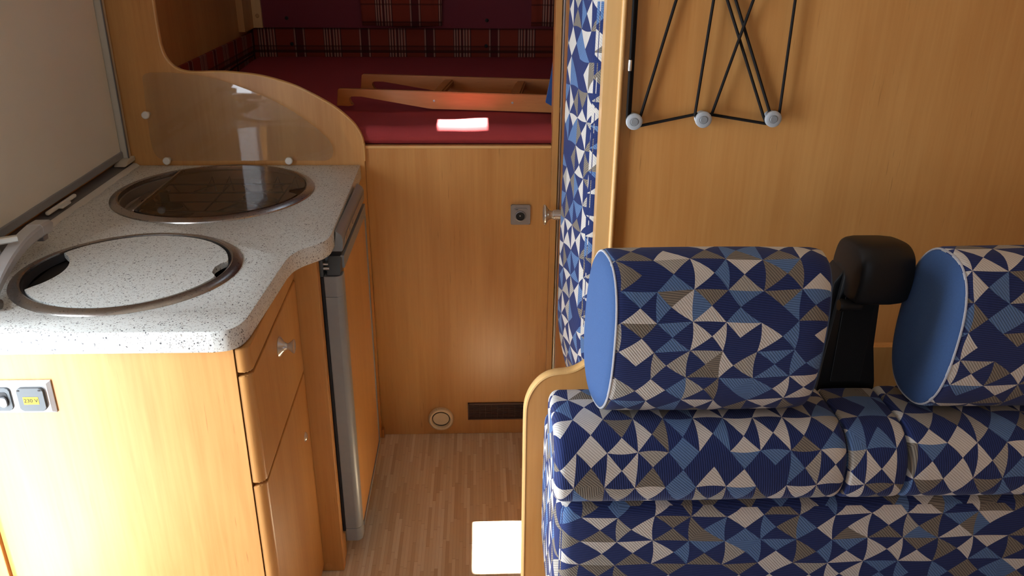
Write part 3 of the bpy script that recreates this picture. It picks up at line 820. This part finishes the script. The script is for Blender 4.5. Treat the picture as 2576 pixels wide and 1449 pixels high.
# ---- acrylic splash guard on three studs
sg = thing('splash_guard', (-0.65, 2.25, 0.90), 'clear acrylic splash guard fixed to the divider board behind the hob', 'splash guard')
gp = smooth_curve([(-0.877, 1.105), (-0.8755, 1.128), (-0.862, 1.1385), (-0.835, 1.140), (-0.796, 1.1395), (-0.715, 1.130), (-0.636, 1.107), (-0.536, 1.063), (-0.457, 1.010), (-0.412, 0.967), (-0.3985, 0.941), (-0.402, 0.917), (-0.420, 0.906), (-0.46, 0.9055), (-0.65, 0.9055), (-0.82, 0.9055), (-0.848, 0.9065), (-0.868, 0.914), (-0.8785, 0.932), (-0.8815, 0.96), (-0.8805, 1.02)], 5, True)
prism('acrylic_pane', gp, 'Y', 2.2475, 2.2505, 'acrylic', sg, 0.0004)
st0 = None
for x, z in ((-0.8815, 1.0305), (-0.8455, 0.9065), (-0.5185, 0.9065)):
    if st0 is None:
        st0 = lathe('fixing_stud', [(0, -0.008), (0.0078, -0.0078), (0.0098, -0.006), (0.0102, -0.0005), (0.0075, 0.0), (0.0055, 0.0), (0.0055, 0.018), (0, 0.018)], (x, 2.2440, z), 'Y', 'white', sg, 28); sx0 = (x, z)
    else:
        copy_part(st0, sg, (x-sx0[0], 0, z-sx0[1]))

# ---- base cabinet
kc = thing('kitchen_cabinet', (-0.65, 1.5, 0), 'wooden kitchen base cabinet with drawers under the worktop', 'cabinet')
pf = [(-0.865, 1.2480), (-0.4120, 1.2480), (-0.4120, 1.2640), (-0.880, 1.2640), (-0.880, 1.2600), (-0.8775, 1.2525), (-0.872, 1.2490)]
prism('end_panel', pf, 'Z', 0.001, 0.8505, 'wood', kc)
box('side_stile', (-0.974, -0.882, 1.250, 1.275, 0.001, 0.8505), 'wood', kc, 0.004)
lathe('screw_cap', [(0, -0.0016), (0.0085, -0.0014), (0.0095, 0.0), (0, 0.0005)], (-0.900, 1.2505, 0.443), 'Y', 'wood', kc, 24)
box('carcass', (-0.950, -0.425, 1.2645, 1.662, 0.02, 0.70), 'gap', kc)  # coloured dark all over, painting in the shade behind the drawer gaps
boxes('carcass_rail', [(-0.432, -0.4225, 1.265, 1.662, 0.70, 0.85)], 'gap', kc)  # dark strip standing in for shade behind the top drawer gaps
# drawer fronts: thick board with a rounded vertical edge towards the camera
def front(name, z0, z1, rz=0.003):
    prof = [(-0.4095, 1.2495), (-0.4000, 1.2495)]+[(x, y) for x, y in arc(-0.4020, 1.2670, 0.0175, -84, 0, 8)][0:0]
    prof = [(-0.4215, 1.2655), (-0.4100, 1.2655), (-0.4100, 1.2500), (-0.4060, 1.2495)]+arc(-0.4050, 1.2665, 0.0170, -80, 0, 8)+[(-0.3880, 1.6640), (-0.4215, 1.6640)]
    # front face drifts slightly towards the wall at the far end, as the run of the worktop does
    prof = [(x-0.010*max(0, (y-1.28)/0.38) if x > -0.40 else x, y) for x, y in prof]
    return prism(name, prof, 'Z', z0, z1, 'wood', kc, rz, 3)
for i in (0,):
    front('drawer', 0.8035, 0.8490)
dr2 = front('drawer', 0.5785, 0.7975)
cd = front('cupboard_door', 0.022, 0.5725)
KN = [(0, -0.0005), (0.0195, 0.0), (0.0205, 0.0020), (0.0180, 0.0045), (0.0105, 0.0095), (0.0065, 0.0155), (0.0065, 0.0185), (0.0095, 0.0225), (0.0135, 0.0275), (0.0140, 0.0295), (0.0125, 0.0300), (0, 0.0295)]
lathe('knob', KN, (-0.3935, 1.462, 0.7435), 'X', 'nickel', dr2, 36, label='chrome drawer knob')
lathe('push_latch', [(0, 0.005), (0.006, 0.0048), (0.0105, 0.002), (0.0115, 0.0), (0, -0.0005)], (-0.3970, 1.607, 0.440), 'X', 'nickel', cd, 28, label='round chrome push latch')
# stile beside the fridge
box('fridge_stile', (-0.4150, -0.3490, 1.6650, 1.692, 0.001, 0.8505), 'wood', kc, 0.0025)
box('stile_return', (-0.3670, -0.3525, 1.6925, 1.735, 0.001, 0.8505), 'wood', kc, 0.001)
lathe('screw_cap', [(0, -0.0016), (0.0095, -0.0014), (0.0105, 0.0), (0, 0.0005)], (-0.3880, 1.6655, 0.017), 'Y', 'wood', kc, 28)
lathe('screw_cap', [(0, -0.001), (0.0025, -0.0008), (0.003, 0.0), (0, 0.0005)], (-0.3680, 1.6655, 0.025), 'Y', 'wood', kc, 16)
lathe('screw_cap', [(0, -0.001), (0.0065, -0.0008), (0.007, 0.0), (0, 0.0005)], (-0.3850, 1.6655, 0.834), 'Y', 'wood', kc, 20)
box('plinth', (-0.93, -0.43, 1.268, 1.662, 0.0, 0.02), 'wood', kc)
box('filler_panel', (-0.365, -0.350, 2.125, 2.2610, 0.001, 0.8505), 'wood', dv)

# ---- refrigerator
fr = thing('refrigerator', (-0.35, 1.92, 0), 'built-in fridge with wood-panelled door and grey edge beside the drawers', 'refrigerator')
box('housing', (-0.90, -0.368, 1.745, 2.115, 0.021, 0.8505), 'grey', fr)
box('housing_frame', (-0.3675, -0.352, 1.7355, 2.118, 0.03, 0.8505), 'grey_lid', fr, 0.002)
# control panel with sloping top
cpn = [(-0.3515, 0.8375), (-0.3055, 0.8375), (-0.3020, 0.8410), (-0.3005, 0.868), (-0.3040, 0.8765), (-0.3140, 0.8845), (-0.3170, 0.8845), (-0.3170, 0.8505), (-0.3515, 0.8505)]
cpo = prism('control_panel', cpn, 'Y', 1.7300, 2.0980, 'grey', fr, 0.002, label='grey control panel')
bm = bmesh.new()
ov = [(1.915+0.165*math.copysign(abs(math.cos(a))**0.5, math.cos(a)), 0.8565+0.0105*math.copysign(abs(math.sin(a))**0.6, math.sin(a))) for a in [2*math.pi*i/48 for i in range(48)]]
A = [bm.verts.new((-0.3016+(z-0.841)*0.05, y, z)) for y, z in ov]; B = [bm.verts.new((-0.3006+(z-0.841)*0.05, y, z)) for y, z in ov]
bm.faces.new(A[::-1]); bm.faces.new(B)
for i in range(48): bm.faces.new([A[i], A[(i+1) % 48], B[(i+1) % 48], B[i]])
from_bm('control_fascia', bm, 'silver_dark', cpo, smooth='auto')
for yy in (1.83, 1.88): box('button', (-0.3005, -0.2985, yy-0.006, yy+0.006, 0.852, 0.860), 'grey', cpo, 0.001)
# door: wood panel in an aluminium frame, rounded grey edge profile on the handle side
dr = box('door_core', (-0.3430, -0.3080, 1.7300, 2.1020, 0.0920, 0.8270), 'grey', fr, 0.001)
box('wood_insert', (-0.3085, -0.3035, 1.7315, 2.0960, 0.1010, 0.7990), 'wood', fr, 0.0006, label='wooden door insert')
boxes('door_frame', [(-0.309, -0.3010, 1.7300, 2.1030, 0.0900, 0.1005), (-0.309, -0.3010, 1.7300, 2.1030, 0.7995, 0.8285), (-0.309, -0.3010, 2.0962, 2.1030, 0.1005, 0.7995)], 'grey', fr)
def strip(name, z0, z1, mat='grey', d=0.0):
    pf_ = [(-0.3425, 1.7295), (-0.3425, 1.6975-d), (-0.3400, 1.6955-d)]+arc(-0.3205-d*0, 1.7125, 0.0172+d, -80, -8, 8)+[(-0.3030+d, 1.7295)]
    return prism(name, pf_, 'Z', z0, z1, mat, fr, 0.0012)
strip('edge_profile', 0.1080, 0.7430)
strip('edge_cap', 0.7436, 0.7920, 'grey', 0.0004)
strip('edge_cap', 0.0700, 0.1074, 'grey', 0.0004)
box('door_seal', (-0.3515, -0.3435, 1.7015, 1.7290, 0.0950, 0.7880), 'rubber', fr, 0.002)
boxes('seal_run', [(-0.3520, -0.3435, 1.7300, 2.1000, 0.0950, 0.8250)], 'rubber', fr)
# handle latch at the top of the door
lp = [(1.6980, 0.7950), (1.7280, 0.7935), (1.7310, 0.8250), (1.7250, 0.8275), (1.7080, 0.8130)]
lt = prism('latch_handle', lp, 'X', -0.3360, -0.3060, 'grey_lid', fr, 0.003)
box('latch_cavity', (-0.3400, -0.3080, 1.7315, 1.7400, 0.8280, 0.8372), 'gap', fr)
box('catch_plate', (-0.3515, -0.3430, 1.7000, 1.7340, 0.7890, 0.8300), 'grey_lid', fr, 0.002)
lathe('catch_pin', [(0, 0), (0.004, 0), (0.004, 0.014), (0, 0.014)], (-0.3440, 1.7060, 0.8080), 'X', 'steel', fr, 14)
lathe('catch_pin', [(0, 0), (0.003, 0), (0.003, 0.012), (0, 0.012)], (-0.3440, 1.7060, 0.8180), 'X', 'steel', fr, 14)

# ---- switch panel on the end of the cabinet
sw_ = thing('switch_panel', (-0.78, 1.247, 0.766), 'silver switch panel with grey rocker switches and a yellow 230 V sticker', 'switch panel')
YS = 1.2478
z0, z1 = 0.7350, 0.7965
bm = bmesh.new()
q0 = [(-0.8900, z0), (-0.7195, z0), (-0.7195, z1), (-0.8900, z1)]; q1 = [(-0.8860, z0+.004), (-0.7255, z0+.004), (-0.7255, z1-.004), (-0.8860, z1-.004)]
A = [bm.verts.new((x, YS, z)) for x, z in q0]; A2 = [bm.verts.new((x, YS-0.0025, z)) for x, z in q0]; B = [bm.verts.new((x, YS-0.0065, z)) for x, z in q1]
for i in range(4):
    j = (i+1) % 4; bm.faces.new([A[i], A[j], A2[j], A2[i]]); bm.faces.new([A2[i], A2[j], B[j], B[i]])
bm.faces.new(B); bm.faces.new(A[::-1])
from_bm('cover_frame', bm, 'silver', sw_)
def rrect(cx_, cz, w_, h_, r):
    return arc(cx_+w_/2-r, cz+h_/2-r, r, 0, 90, 5)+arc(cx_-w_/2+r, cz+h_/2-r, r, 90, 180, 5)+arc(cx_-w_/2+r, cz-h_/2+r, r, 180, 270, 5)+arc(cx_+w_/2-r, cz-h_/2+r, r, 270, 360, 5)
zc = 0.7650
sock = prism('socket_lid', rrect(-0.7520, zc, 0.0430, 0.0435, 0.006), 'Y', YS-0.0125, YS-0.0060, 'grey_lid', sw_, 0.0015)
for hx in (-0.7720, -0.7375): box('lid_hinge', (hx, hx+0.004, YS-0.0130, YS-0.0122, zc+0.0165, zc+0.0190), 'gap', sock)
stk = box('sticker', (-0.7650, -0.7400, YS-0.0129, YS-0.01245, zc-0.0085, zc+0.0055), 'yellow', sock, label='yellow 230 V sticker')
fc = bpy.data.curves.new('lettering', 'FONT'); fc.body = '230 V'; fc.size = 0.0098; fc.align_x = 'CENTER'; fc.align_y = 'CENTER'; fc.extrude = 0.0001; fc.offset = 0.00015
fo = bpy.data.objects.new('tmp', fc); COL.objects.link(fo)
dg = bpy.context.evaluated_depsgraph_get(); tm = bpy.data.meshes.new_from_object(fo.evaluated_get(dg))
bpy.data.objects.remove(fo, do_unlink=True)
tm.transform(Matrix.Translation((-0.7525, YS-0.0130, zc-0.0015)) @ Matrix.Rotation(math.pi/2, 4, 'X'))
tm.materials.clear(); tm.materials.append(M['ink'])
finish(bpy.data.objects.new('lettering', tm), stk)
swm = prism('switch_module', rrect(-0.8080, zc, 0.0430, 0.0435, 0.006), 'Y', YS-0.0100, YS-0.0060, 'grey_lid', sw_, 0.0015)
for cx_ in (-0.7985, -0.8180):
    prism('rocker_well', rrect(cx_, zc, 0.0150, 0.0270, 0.005), 'Y', YS-0.0106, YS-0.0098, 'black', swm)
    rk = prism('rocker', rrect(cx_, zc-0.0035, 0.0130, 0.0180, 0.0045), 'Y', YS-0.0150, YS-0.0104, 'grey', swm, 0.0015)
    bm = bmesh.new()
    for dz in (0.0025, -0.0095): lathe_bm(bm, [(0, -0.0002), (0.0007, -0.0001), (0.0007, 0.0002), (0, 0.0002)], (cx_, YS-0.0150, zc+dz), 'Y', 8)
    lathe_bm(bm, [(0.0010, -0.0001), (0.0016, -0.0001), (0.0016, 0.0002), (0.0010, 0.0002), (0.0010, -0.0001)], (cx_, YS-0.0150, zc-0.0035), 'Y', 12)
    from_bm('rocker_print', bm, 'white', swm, kind='stuff')

# ---- power outlet on the bed panel
ps = thing('power_outlet', (0.115, 2.278, 0.74), 'small square silver power outlet with black round insert on the bed panel', 'outlet')
prism('cover_frame', rrect(0.115, 0.7395, 0.0560, 0.0590, 0.003), 'Y', 2.2715, 2.2790, 'silver_dark', ps, 0.0035, 3)
ins = prism('insert_plate', rrect(0.115, 0.7395, 0.0385, 0.0390, 0.004), 'Y', 2.2695, 2.2712, 'silver_dark', ps, 0.0008)
lathe('insert_ring', [(0.0125, 0.0), (0.0130, -0.0035), (0.0152, -0.0030), (0.0160, 0.0), (0.0125, 0.0)], (0.1145, 2.2695, 0.7365), 'Y', 'silver_dark', ins, 36)
lathe('socket_well', [(0.0, -0.0010), (0.0126, -0.0012), (0.0126, 0.0005), (0, 0.0005)], (0.1145, 2.2695, 0.7365), 'Y', 'black', ins, 32)
lathe('contact_pin', [(0, -0.003), (0.0018, -0.0026), (0.0022, -0.0005), (0, -0.0005)], (0.1135, 2.2695, 0.7375), 'Y', 'nickel', ins, 12)
boxes('index_mark', [(0.1000, 0.1080, 2.2690, 2.2696, 0.7555, 0.7568)], 'gap', ins)

# ---- round warm-air outlet
hv = thing('warm_air_outlet', (-0.129, 2.278, 0.06), 'round cream plastic warm air outlet low on the bed panel', 'vent')
lathe('outer_ring', [(0.0395, 0.0), (0.0395, -0.004), (0.0375, -0.012), (0.0345, -0.0145), (0.0310, -0.0140), (0.0285, -0.0100), (0.0275, 0.0), (0.0395, 0.0)], (-0.129, 2.2795, 0.0600), 'Y', 'cream', hv, 56)
bm = bmesh.new()
for i in range(60):
    a = 2*math.pi*i/60
    tube_bm(bm, [(-0.129+0.0390*math.cos(a), 2.2785, 0.06+0.0390*math.sin(a)), (-0.129+0.0385*math.cos(a), 2.2680, 0.06+0.0385*math.sin(a))], 0.0009, 4)
from_bm('grip_ribs', bm, 'cream', hv, kind='stuff')
lathe('inner_tube', [(0.0280, -0.004), (0.0275, -0.0005), (0.0, -0.0004)], (-0.129, 2.2795, 0.0600), 'Y', 'gap', hv, 40)
bm = bmesh.new()
fl = [(-0.129+0.0255*math.cos(a), 0.0610+0.0240*math.sin(a)) for a in [2*math.pi*i/36 for i in range(36)]]
A = [bm.verts.new((x, 2.2740-(z-0.06)*0.12, z)) for x, z in fl]; B = [bm.verts.new((x, 2.2720-(z-0.06)*0.12, z)) for x, z in fl]
bm.faces.new(A); bm.faces.new(B)
for i in range(36): bm.faces.new([A[i], A[(i+1) % 36], B[(i+1) % 36], B[i]])
from_bm('flap', bm, 'cream', hv, smooth='auto')

# ---- brown grille
vg = thing('vent_grille', (0.05, 2.278, 0.085), 'dark brown rectangular vent grille low on the bed panel', 'vent grille')
gx0, gx1, gz0, gz1 = -0.0435, 0.160, 0.0550, 0.1150
boxes('grille_frame', [(gx0, gx1, 2.2735, 2.2792, gz1-.0045, gz1), (gx0, gx1, 2.2735, 2.2792, gz0, gz0+.0045), (gx0, gx0+.0035, 2.2735, 2.2792, gz0, gz1), (gx1-.0035, gx1, 2.2735, 2.2792, gz0, gz1)], 'brown', vg)
box('backing', (gx0+.003, gx1-.003, 2.2786, 2.2792, gz0+.004, gz1-.004), 'gap', vg)
s0 = None
for i in range(11):
    zz = gz0+.0072+i*0.00455
    if s0 is None: s0 = box('slat', (gx0+.0036, gx1-.0036, 2.2748, 2.2782, zz, zz+.0022), 'brown', vg)
    else: copy_part(s0, vg, (0, 0, i*0.00455))
b0 = None
for i in range(10):
    if b0 is None: b0 = box('crossbar', (gx0+.018, gx0+.0194, 2.2752, 2.2784, gz0+.004, gz1-.004), 'brown', vg)
    else: copy_part(b0, vg, (i*0.0185, 0, 0))

# ================================================================== CUSHION BY THE WASHROOM DOOR
def cw(q):
    x, y, z = q
    t_ = (y-1.487)/0.15
    k = max(0.0, 1-(x-0.166)/0.25)                    # only the free left end is shaped
    x += k*(0.038*(1-t_)+0.004*max(0, z-0.9)/0.5-0.004)
    if z < 0.74: x += k*0.055*((0.74-z)/0.24)**1.6
    return (x, y, z)
cushion('padded_cushion', (0.166, 0.62, 1.487, 1.637, 0.50, 1.80), 0.018, 'tri', None, (0.004, 0.003, 0), 46, (0.013, 0.02), warp=cw,
        label='tall blue triangle-patterned cushion standing upright behind the pale corner post', cat='cushion')

# ================================================================== BENCH
YBD = 1.26
bn = thing('dinette_bench', (0.6, 1.1, 0), 'dinette bench with wooden back board and triangle-patterned back cushions', 'bench')
bo = smooth_curve([(0.0795, 0.0), (0.0790, 0.30), (0.0785, 0.60), (0.0785, 0.695), (0.0800, 0.728), (0.0870, 0.752), (0.1000, 0.772), (0.1150, 0.7835), (0.1300, 0.788), (0.1450, 0.7895), (0.1580, 0.7925), (0.1700, 0.7985), (0.1830, 0.808), (0.205, 0.822), (0.24, 0.832), (0.30, 0.835)], 5)
prism('back_board', bo+[(XR-.002, 0.835), (XR-.002, 0.0)], 'Y', YBD, YBD+0.018, 'wood', bn)
ribbon('board_edging', bo, YBD-.001, YBD+.019, 0.0055, 'beech', bn, -1)
# upper back roll: left seat, narrow middle piece, right seat
sec_uv = []
def rr_sec(y0, y1, z0, z1, rs, n=9):
    # rounded rectangle in YZ starting at the bottom back (hidden seam), radii: front-bottom, back-bottom, back-top, front-top
    fb, bb_, bt_, ft = rs
    return arc(y1-bb_, z0+bb_, bb_, 270, 360, n)+arc(y1-bt_, z1-bt_, bt_, 0, 90, n)+arc(y0+ft, z1-ft, ft, 90, 180, n)+arc(y0+fb, z0+fb, fb, 180, 270, n)
def roll(name, x0, x1, sec, er, parent, uo):
    n = len(sec); cy_ = sum(a for a, b in sec)/n; cz_ = sum(b for a, b in sec)/n
    xs = [(x0+er*(1-math.cos(a)), 1-0.30*(1-math.sin(a))*er/0.02) for a in [math.pi/2*i/5 for i in range(6)]]
    m_ = max(4, int((x1-x0)/0.02))
    xs += [(x0+er+(x1-x0-2*er)*i/m_, 1.0+0.010*math.sin(math.pi*i/m_)) for i in range(1, m_)]
    xs += [(x1-er*(1-math.cos(a)), 1-0.30*(1-math.sin(a))*er/0.02) for a in [math.pi/2*i/5 for i in range(5, -1, -1)]]
    bm = bmesh.new(); uvl = bm.loops.layers.uv.new('UVMap')
    rings = [[bm.verts.new((x, cy_+(a-cy_)*k, cz_+(b-cz_)*k)) for a, b in sec] for x, k in xs]
    al = [0]
    for i in range(n):
        a, b = sec[i], sec[(i+1) % n]; al.append(al[-1]+math.hypot(a[0]-b[0], a[1]-b[1]))
    for r_, (A, B) in enumerate(zip(rings, rings[1:])):
        for i in range(n):
            f = bm.faces.new([A[i], A[(i+1) % n], B[(i+1) % n], B[i]])
            for lp_, (xx, vv) in zip(f.loops, ((xs[r_][0], al[i]), (xs[r_][0], al[i+1]), (xs[r_+1][0], al[i+1]), (xs[r_+1][0], al[i]))):
                lp_[uvl].uv = (-vv+uo*0.37, xx+uo)
    for ring in (rings[0], rings[-1]):
        f = bm.faces.new(ring)
        for lp_ in f.loops: lp_[uvl].uv = (lp_.vert.co.y+uo, lp_.vert.co.z)
    bmesh.ops.recalc_face_normals(bm, faces=bm.faces[:])
    me = bpy.data.meshes.new(name); bm.to_mesh(me); bm.free(); me.materials.append(M['tri'])
    for p_ in me.polygons: p_.use_smooth = True
    return finish(bpy.data.objects.new(name, me), parent)
SU = rr_sec(0.945, 1.099, 0.742, 0.8625, (0.044, 0.02, 0.022, 0.058))
for (a, b, e) in ((0.1000, 0.5100, 0.014), (0.5105, 0.5940, 0.006), (0.5945, XR-.012, 0.010)):
    roll('upper_back_cushion', a, b, SU if b-a > 0.2 else rr_sec(0.945, 1.097, 0.742, 0.860, (0.044, 0.02, 0.022, 0.058)), e, bn, a*1.7)
cushion('lower_back_cushion', (0.1080, XR-.012, 0.968, 1.240, 0.46, 0.7410), 0.022, 'tri', bn, (0.003, 0.008, 0), 34, (0.017, 0.004))
cushion('seat_cushion', (0.1080, XR-.012, 0.42, 0.968, 0.33, 0.458), 0.03, 'tri', bn, (0, 0.004, 0.008), 24, (0.2, 0.1))
box('seat_base', (0.115, XR-.012, 0.47, 1.24, 0.0, 0.329), 'wood', bn, 0.003)

# headrests
def headrest(x0, x1, label, uo):
    h = thing('headrest', ((x0+x1)/2, 1.06, 0.86), label, 'headrest', 'bolster headrests on the bench')
    n = 56; cy_, cz_ = 1.028, 0.9870; ay, az = 0.060, 0.1200; tilt = math.radians(-4)
    def sec(t, k=1.0):
        e = 0.80
        c_, s_ = math.cos(t), math.sin(t)
        yy = ay*k*math.copysign(abs(c_)**e, c_); zz = az*k*math.copysign(abs(s_)**e, s_)
        return cy_+yy*math.cos(tilt)+zz*math.sin(tilt), cz_-yy*math.sin(tilt)+zz*math.cos(tilt)
    def fx_(x, y):
        # both ends slant inwards towards the front
        t_ = (cy_-y)/ay*0.5+0.5
        g_ = (x-x0)/(x1-x0)
        return x+0.022*t_*max(0, 1-g_*1.6)-0.012*t_*max(0, g_*1.6-0.6)
    xs = [(x0, 0.955), (x0+0.003, 0.985), (x0+0.010, 1.0)]+[(x0+0.010+(x1-x0-0.03)*i/16, 1.0+0.012*math.sin(math.pi*i/16)) for i in range(1, 17)]+[(x1-0.010, 0.985), (x1-0.003, 0.965), (x1, 0.93)]
    bm = bmesh.new(); rings = [[(lambda yz: bm.verts.new((fx_(x, yz[0]), *yz)))(sec(2*math.pi*i/n, k)) for i in range(n)] for x, k in xs]
    uvl = bm.loops.layers.uv.new('UVMap')
    arcl = [0]
    for i in range(n):
        a = Vector(sec(2*math.pi*i/n)); b = Vector(sec(2*math.pi*(i+1)/n)); arcl.append(arcl[-1]+(b-a).length)
    for r_, (A, B) in enumerate(zip(rings, rings[1:])):
        for i in range(n):
            j = (i+1) % n
            f = bm.faces.new([A[i], A[j], B[j], B[i]])
            for lp_, (xx, vv) in zip(f.loops, ((xs[r_][0], arcl[i]), (xs[r_][0], arcl[i+1]), (xs[r_+1][0], arcl[i+1]), (xs[r_+1][0], arcl[i]))):
                lp_[uvl].uv = (xx+uo, -vv+uo*0.7)
    me = bpy.data.meshes.new('cover'); bm.to_mesh(me); bm.free(); me.materials.append(M['tri'])
    for p_ in me.polygons: p_.use_smooth = True
    finish(bpy.data.objects.new('cover', me), h)
    for x, sgn, k0 in ((x0, -1, 0.955), (x1, 1, 0.93)):
        bm = bmesh.new(); rr = []
        for q in range(7):
            t_ = q/6; k = k0*math.cos(t_*math.pi/2) if q < 6 else 0
            xx = x+sgn*0.010*math.sin(t_*math.pi/2)
            rr.append([(lambda yz: bm.verts.new((fx_(xx, yz[0]), *yz)))(sec(2*math.pi*i/n, k)) for i in range(n)] if q < 6 else [bm.verts.new((fx_(xx, cy_), cy_, cz_))])
        for A, B in zip(rr, rr[1:]):
            for i in range(n):
                j = (i+1) % n
                bm.faces.new([A[i], A[j], B[j], B[i]] if len(B) > 1 else [A[i], A[j], B[0]])
        from_bm('end_cap', bm, 'blue_cloth', h, smooth=True, label='plain blue end cap')
    tube('piping', [(lambda yz: (fx_(x0+0.0015, yz[0]), *yz))(sec(2*math.pi*i/n, 0.972)) for i in range(n)], 0.0016, 'piping', h, 6, True)
    return h
headrest(0.1520, 0.4660, 'patterned bolster headrest with blue end, left of the belt reel', 0.0)
headrest(0.6115, 0.9300, 'patterned bolster headrest with blue end, right of the belt reel', 0.331)

# belt reel tower between the headrests
bt = thing('seat_belt_tower', (0.56, 1.1, 0.80), 'black plastic seat belt tower between the two headrests', 'seat belt')
hp = smooth_curve([(1.058, 1.020), (1.054, 1.050), (1.060, 1.078), (1.080, 1.091), (1.11, 1.091), (1.145, 1.082), (1.160, 1.055), (1.160, 1.020), (1.13, 1.004), (1.09, 1.002), (1.066, 1.006)], 5, True)
def head_shell():
    bm = bmesh.new(); xs = [(0.531, 0.84), (0.533, 0.91), (0.538, 0.965), (0.548, 1.0), (0.560, 1.0), (0.584, 1.0), (0.600, 0.965), (0.607, 0.91), (0.609, 0.84)]
    rings = [[bm.verts.new((x, 1.108+(a-1.108)*k, 1.047+(b-1.047)*k)) for a, b in hp] for x, k in xs]
    n = len(hp)
    for A, B in zip(rings, rings[1:]):
        for i in range(n): bm.faces.new([A[i], A[(i+1) % n], B[(i+1) % n], B[i]])
    bm.faces.new(rings[0]); bm.faces.new(rings[-1])
    return from_bm('head_cover', bm, 'black', bt, smooth='auto')
head_shell()
prism('stalk', [(0.531, 1.045), (0.592, 1.045), (0.588, 0.990), (0.592, 0.92), (0.604, 0.86), (0.608, 0.80), (0.608, 0.745), (0.514, 0.745), (0.516, 0.85), (0.526, 0.99)], 'Y', 1.102, 1.150, 'black', bt, 0.010, 3)
prism('side_flange', [(0.519, 1.02), (0.531, 1.04), (0.531, 0.87), (0.507, 0.87), (0.512, 0.93)], 'Y', 1.112, 1.160, 'black', bt, 0.004)
lathe('guide_roller', [(0, -0.004), (0.008, -0.004), (0.0095, 0), (0.0085, 0.006), (0.0085, 0.020), (0.0095, 0.026), (0.008, 0.03), (0, 0.03)], (0.522, 1.083, 0.998), 'X', 'black', bt, 24)
box('belt_webbing', (0.534, 0.580, 1.0985, 1.1010, 0.862, 1.004), 'webbing', bt, 0.001)

# ================================================================== ELASTIC CORD RACK ON THE PARTITION
ck = thing('cord_rack', (0.39, 1.44, 1.19), 'black elastic cords strung between grey round knobs on the wooden partition', 'cord rack')
YK = 1.4515
KP = [(0, -0.0205), (0.0070, -0.0205), (0.0074, -0.0211), (0.0126, -0.0211), (0.0143, -0.0198), (0.0143, -0.0175), (0.0143, -0.0150), (0.0110, -0.0130), (0.0080, -0.0115), (0.0080, -0.0030), (0.0120, 0.0), (0, 0.0)]
k0 = None
for (x, z) in ((0.2675, 1.1890), (0.3880, 1.1925), (0.5105, 1.1935), (0.262, 1.560), (0.390, 1.560), (0.528, 1.560)):
    if k0 is None:
        k0 = lathe('cord_knob', KP, (x, YK, z), 'Y', 'knob_grey', ck, 36, label='grey round cord knob'); kx, kz = x, z
        kb = lathe('knob_cap', [(0, -0.0018), (0.0058, -0.0018), (0.0064, -0.0012), (0.0064, 0.0003), (0, 0.0003)], (x, YK-0.0205, z), 'Y', 'grey', k0, 28)
    else:
        c = copy_part(k0, ck, (x-kx, 0, z-kz))
        c2 = kb.copy(); COL.objects.link(c2); c2.parent = c; c2.matrix_parent_inverse = Matrix.Translation(ck.location).inverted() @ Matrix.Identity(4)
        c2.matrix_parent_inverse = Matrix.Identity(4); c2.location = kb.location
def cord(pts, y=1.4430):
    tube('cord', [(x, yy, z) for (x, z), yy in zip(pts, [y]*len(pts) if not isinstance(y, (list, tuple)) else y)], 0.0026, 'cord', ck, 8)
def ext(a, b, z):
    t_ = (z-a[1])/(b[1]-a[1]); return (a[0]+(b[0]-a[0])*t_, z)
ZU = 1.56
L1, L2 = (0.2560, 1.198), (0.2550, 1.388)
cord([(0.2575, 1.185), L1, ext(L1, L2, ZU)], 1.4400)
cord([(0.2590, 1.186), (0.2612, 1.205), ext((0.2612, 1.205), (0.2605, 1.388), ZU)], 1.4455)
cord([(0.2740, 1.181), (0.2795, 1.195), ext((0.2795, 1.195), (0.326, 1.389), 1.535), (0.375, 1.56)], 1.4440)
cord([(0.3790, 1.190), (0.3740, 1.200), ext((0.374, 1.200), (0.387, 1.389), ZU)], 1.4400)
cord([(0.3950, 1.186), (0.4040, 1.203), ext((0.404, 1.203), (0.453, 1.389), 1.50), (0.515, 1.56)], 1.4395)
cord([(0.5020, 1.186), (0.4965, 1.196), ext((0.4965, 1.196), (0.411, 1.389), 1.45), (0.380, 1.56)], 1.4450)
cord([(0.5080, 1.2015), (0.5060, 1.205), ext((0.506, 1.205), (0.425, 1.389), 1.45), (0.398, 1.56)], 1.4450)
cord([(0.5205, 1.190), (0.5230, 1.200), ext((0.523, 1.200), (0.524, 1.39), ZU)], 1.4420)
cord([(0.2590, 1.184), (0.2625, 1.1795), (0.2700, 1.1775), (0.2775, 1.1785), (0.3730, 1.1985), (0.3800, 1.2000)], 1.4450)
cord([(0.3960, 1.1995), (0.4060, 1.1985), (0.5020, 1.1830), (0.5090, 1.1825), (0.5160, 1.1850), (0.5200, 1.190)], 1.4450)
cord([(0.3790, 1.194), (0.3790, 1.188), (0.3830, 1.1825), (0.3890, 1.1815)], 1.4430)
lathe('crimp_sleeve', [(0, 0), (0.0032, 0), (0.0034, 0.002), (0.0034, 0.016), (0.0032, 0.018), (0, 0.018)], (0.2548, 1.4385, 1.2745), 'Z', 'nickel', ck, 16, label='small metal crimp sleeve')
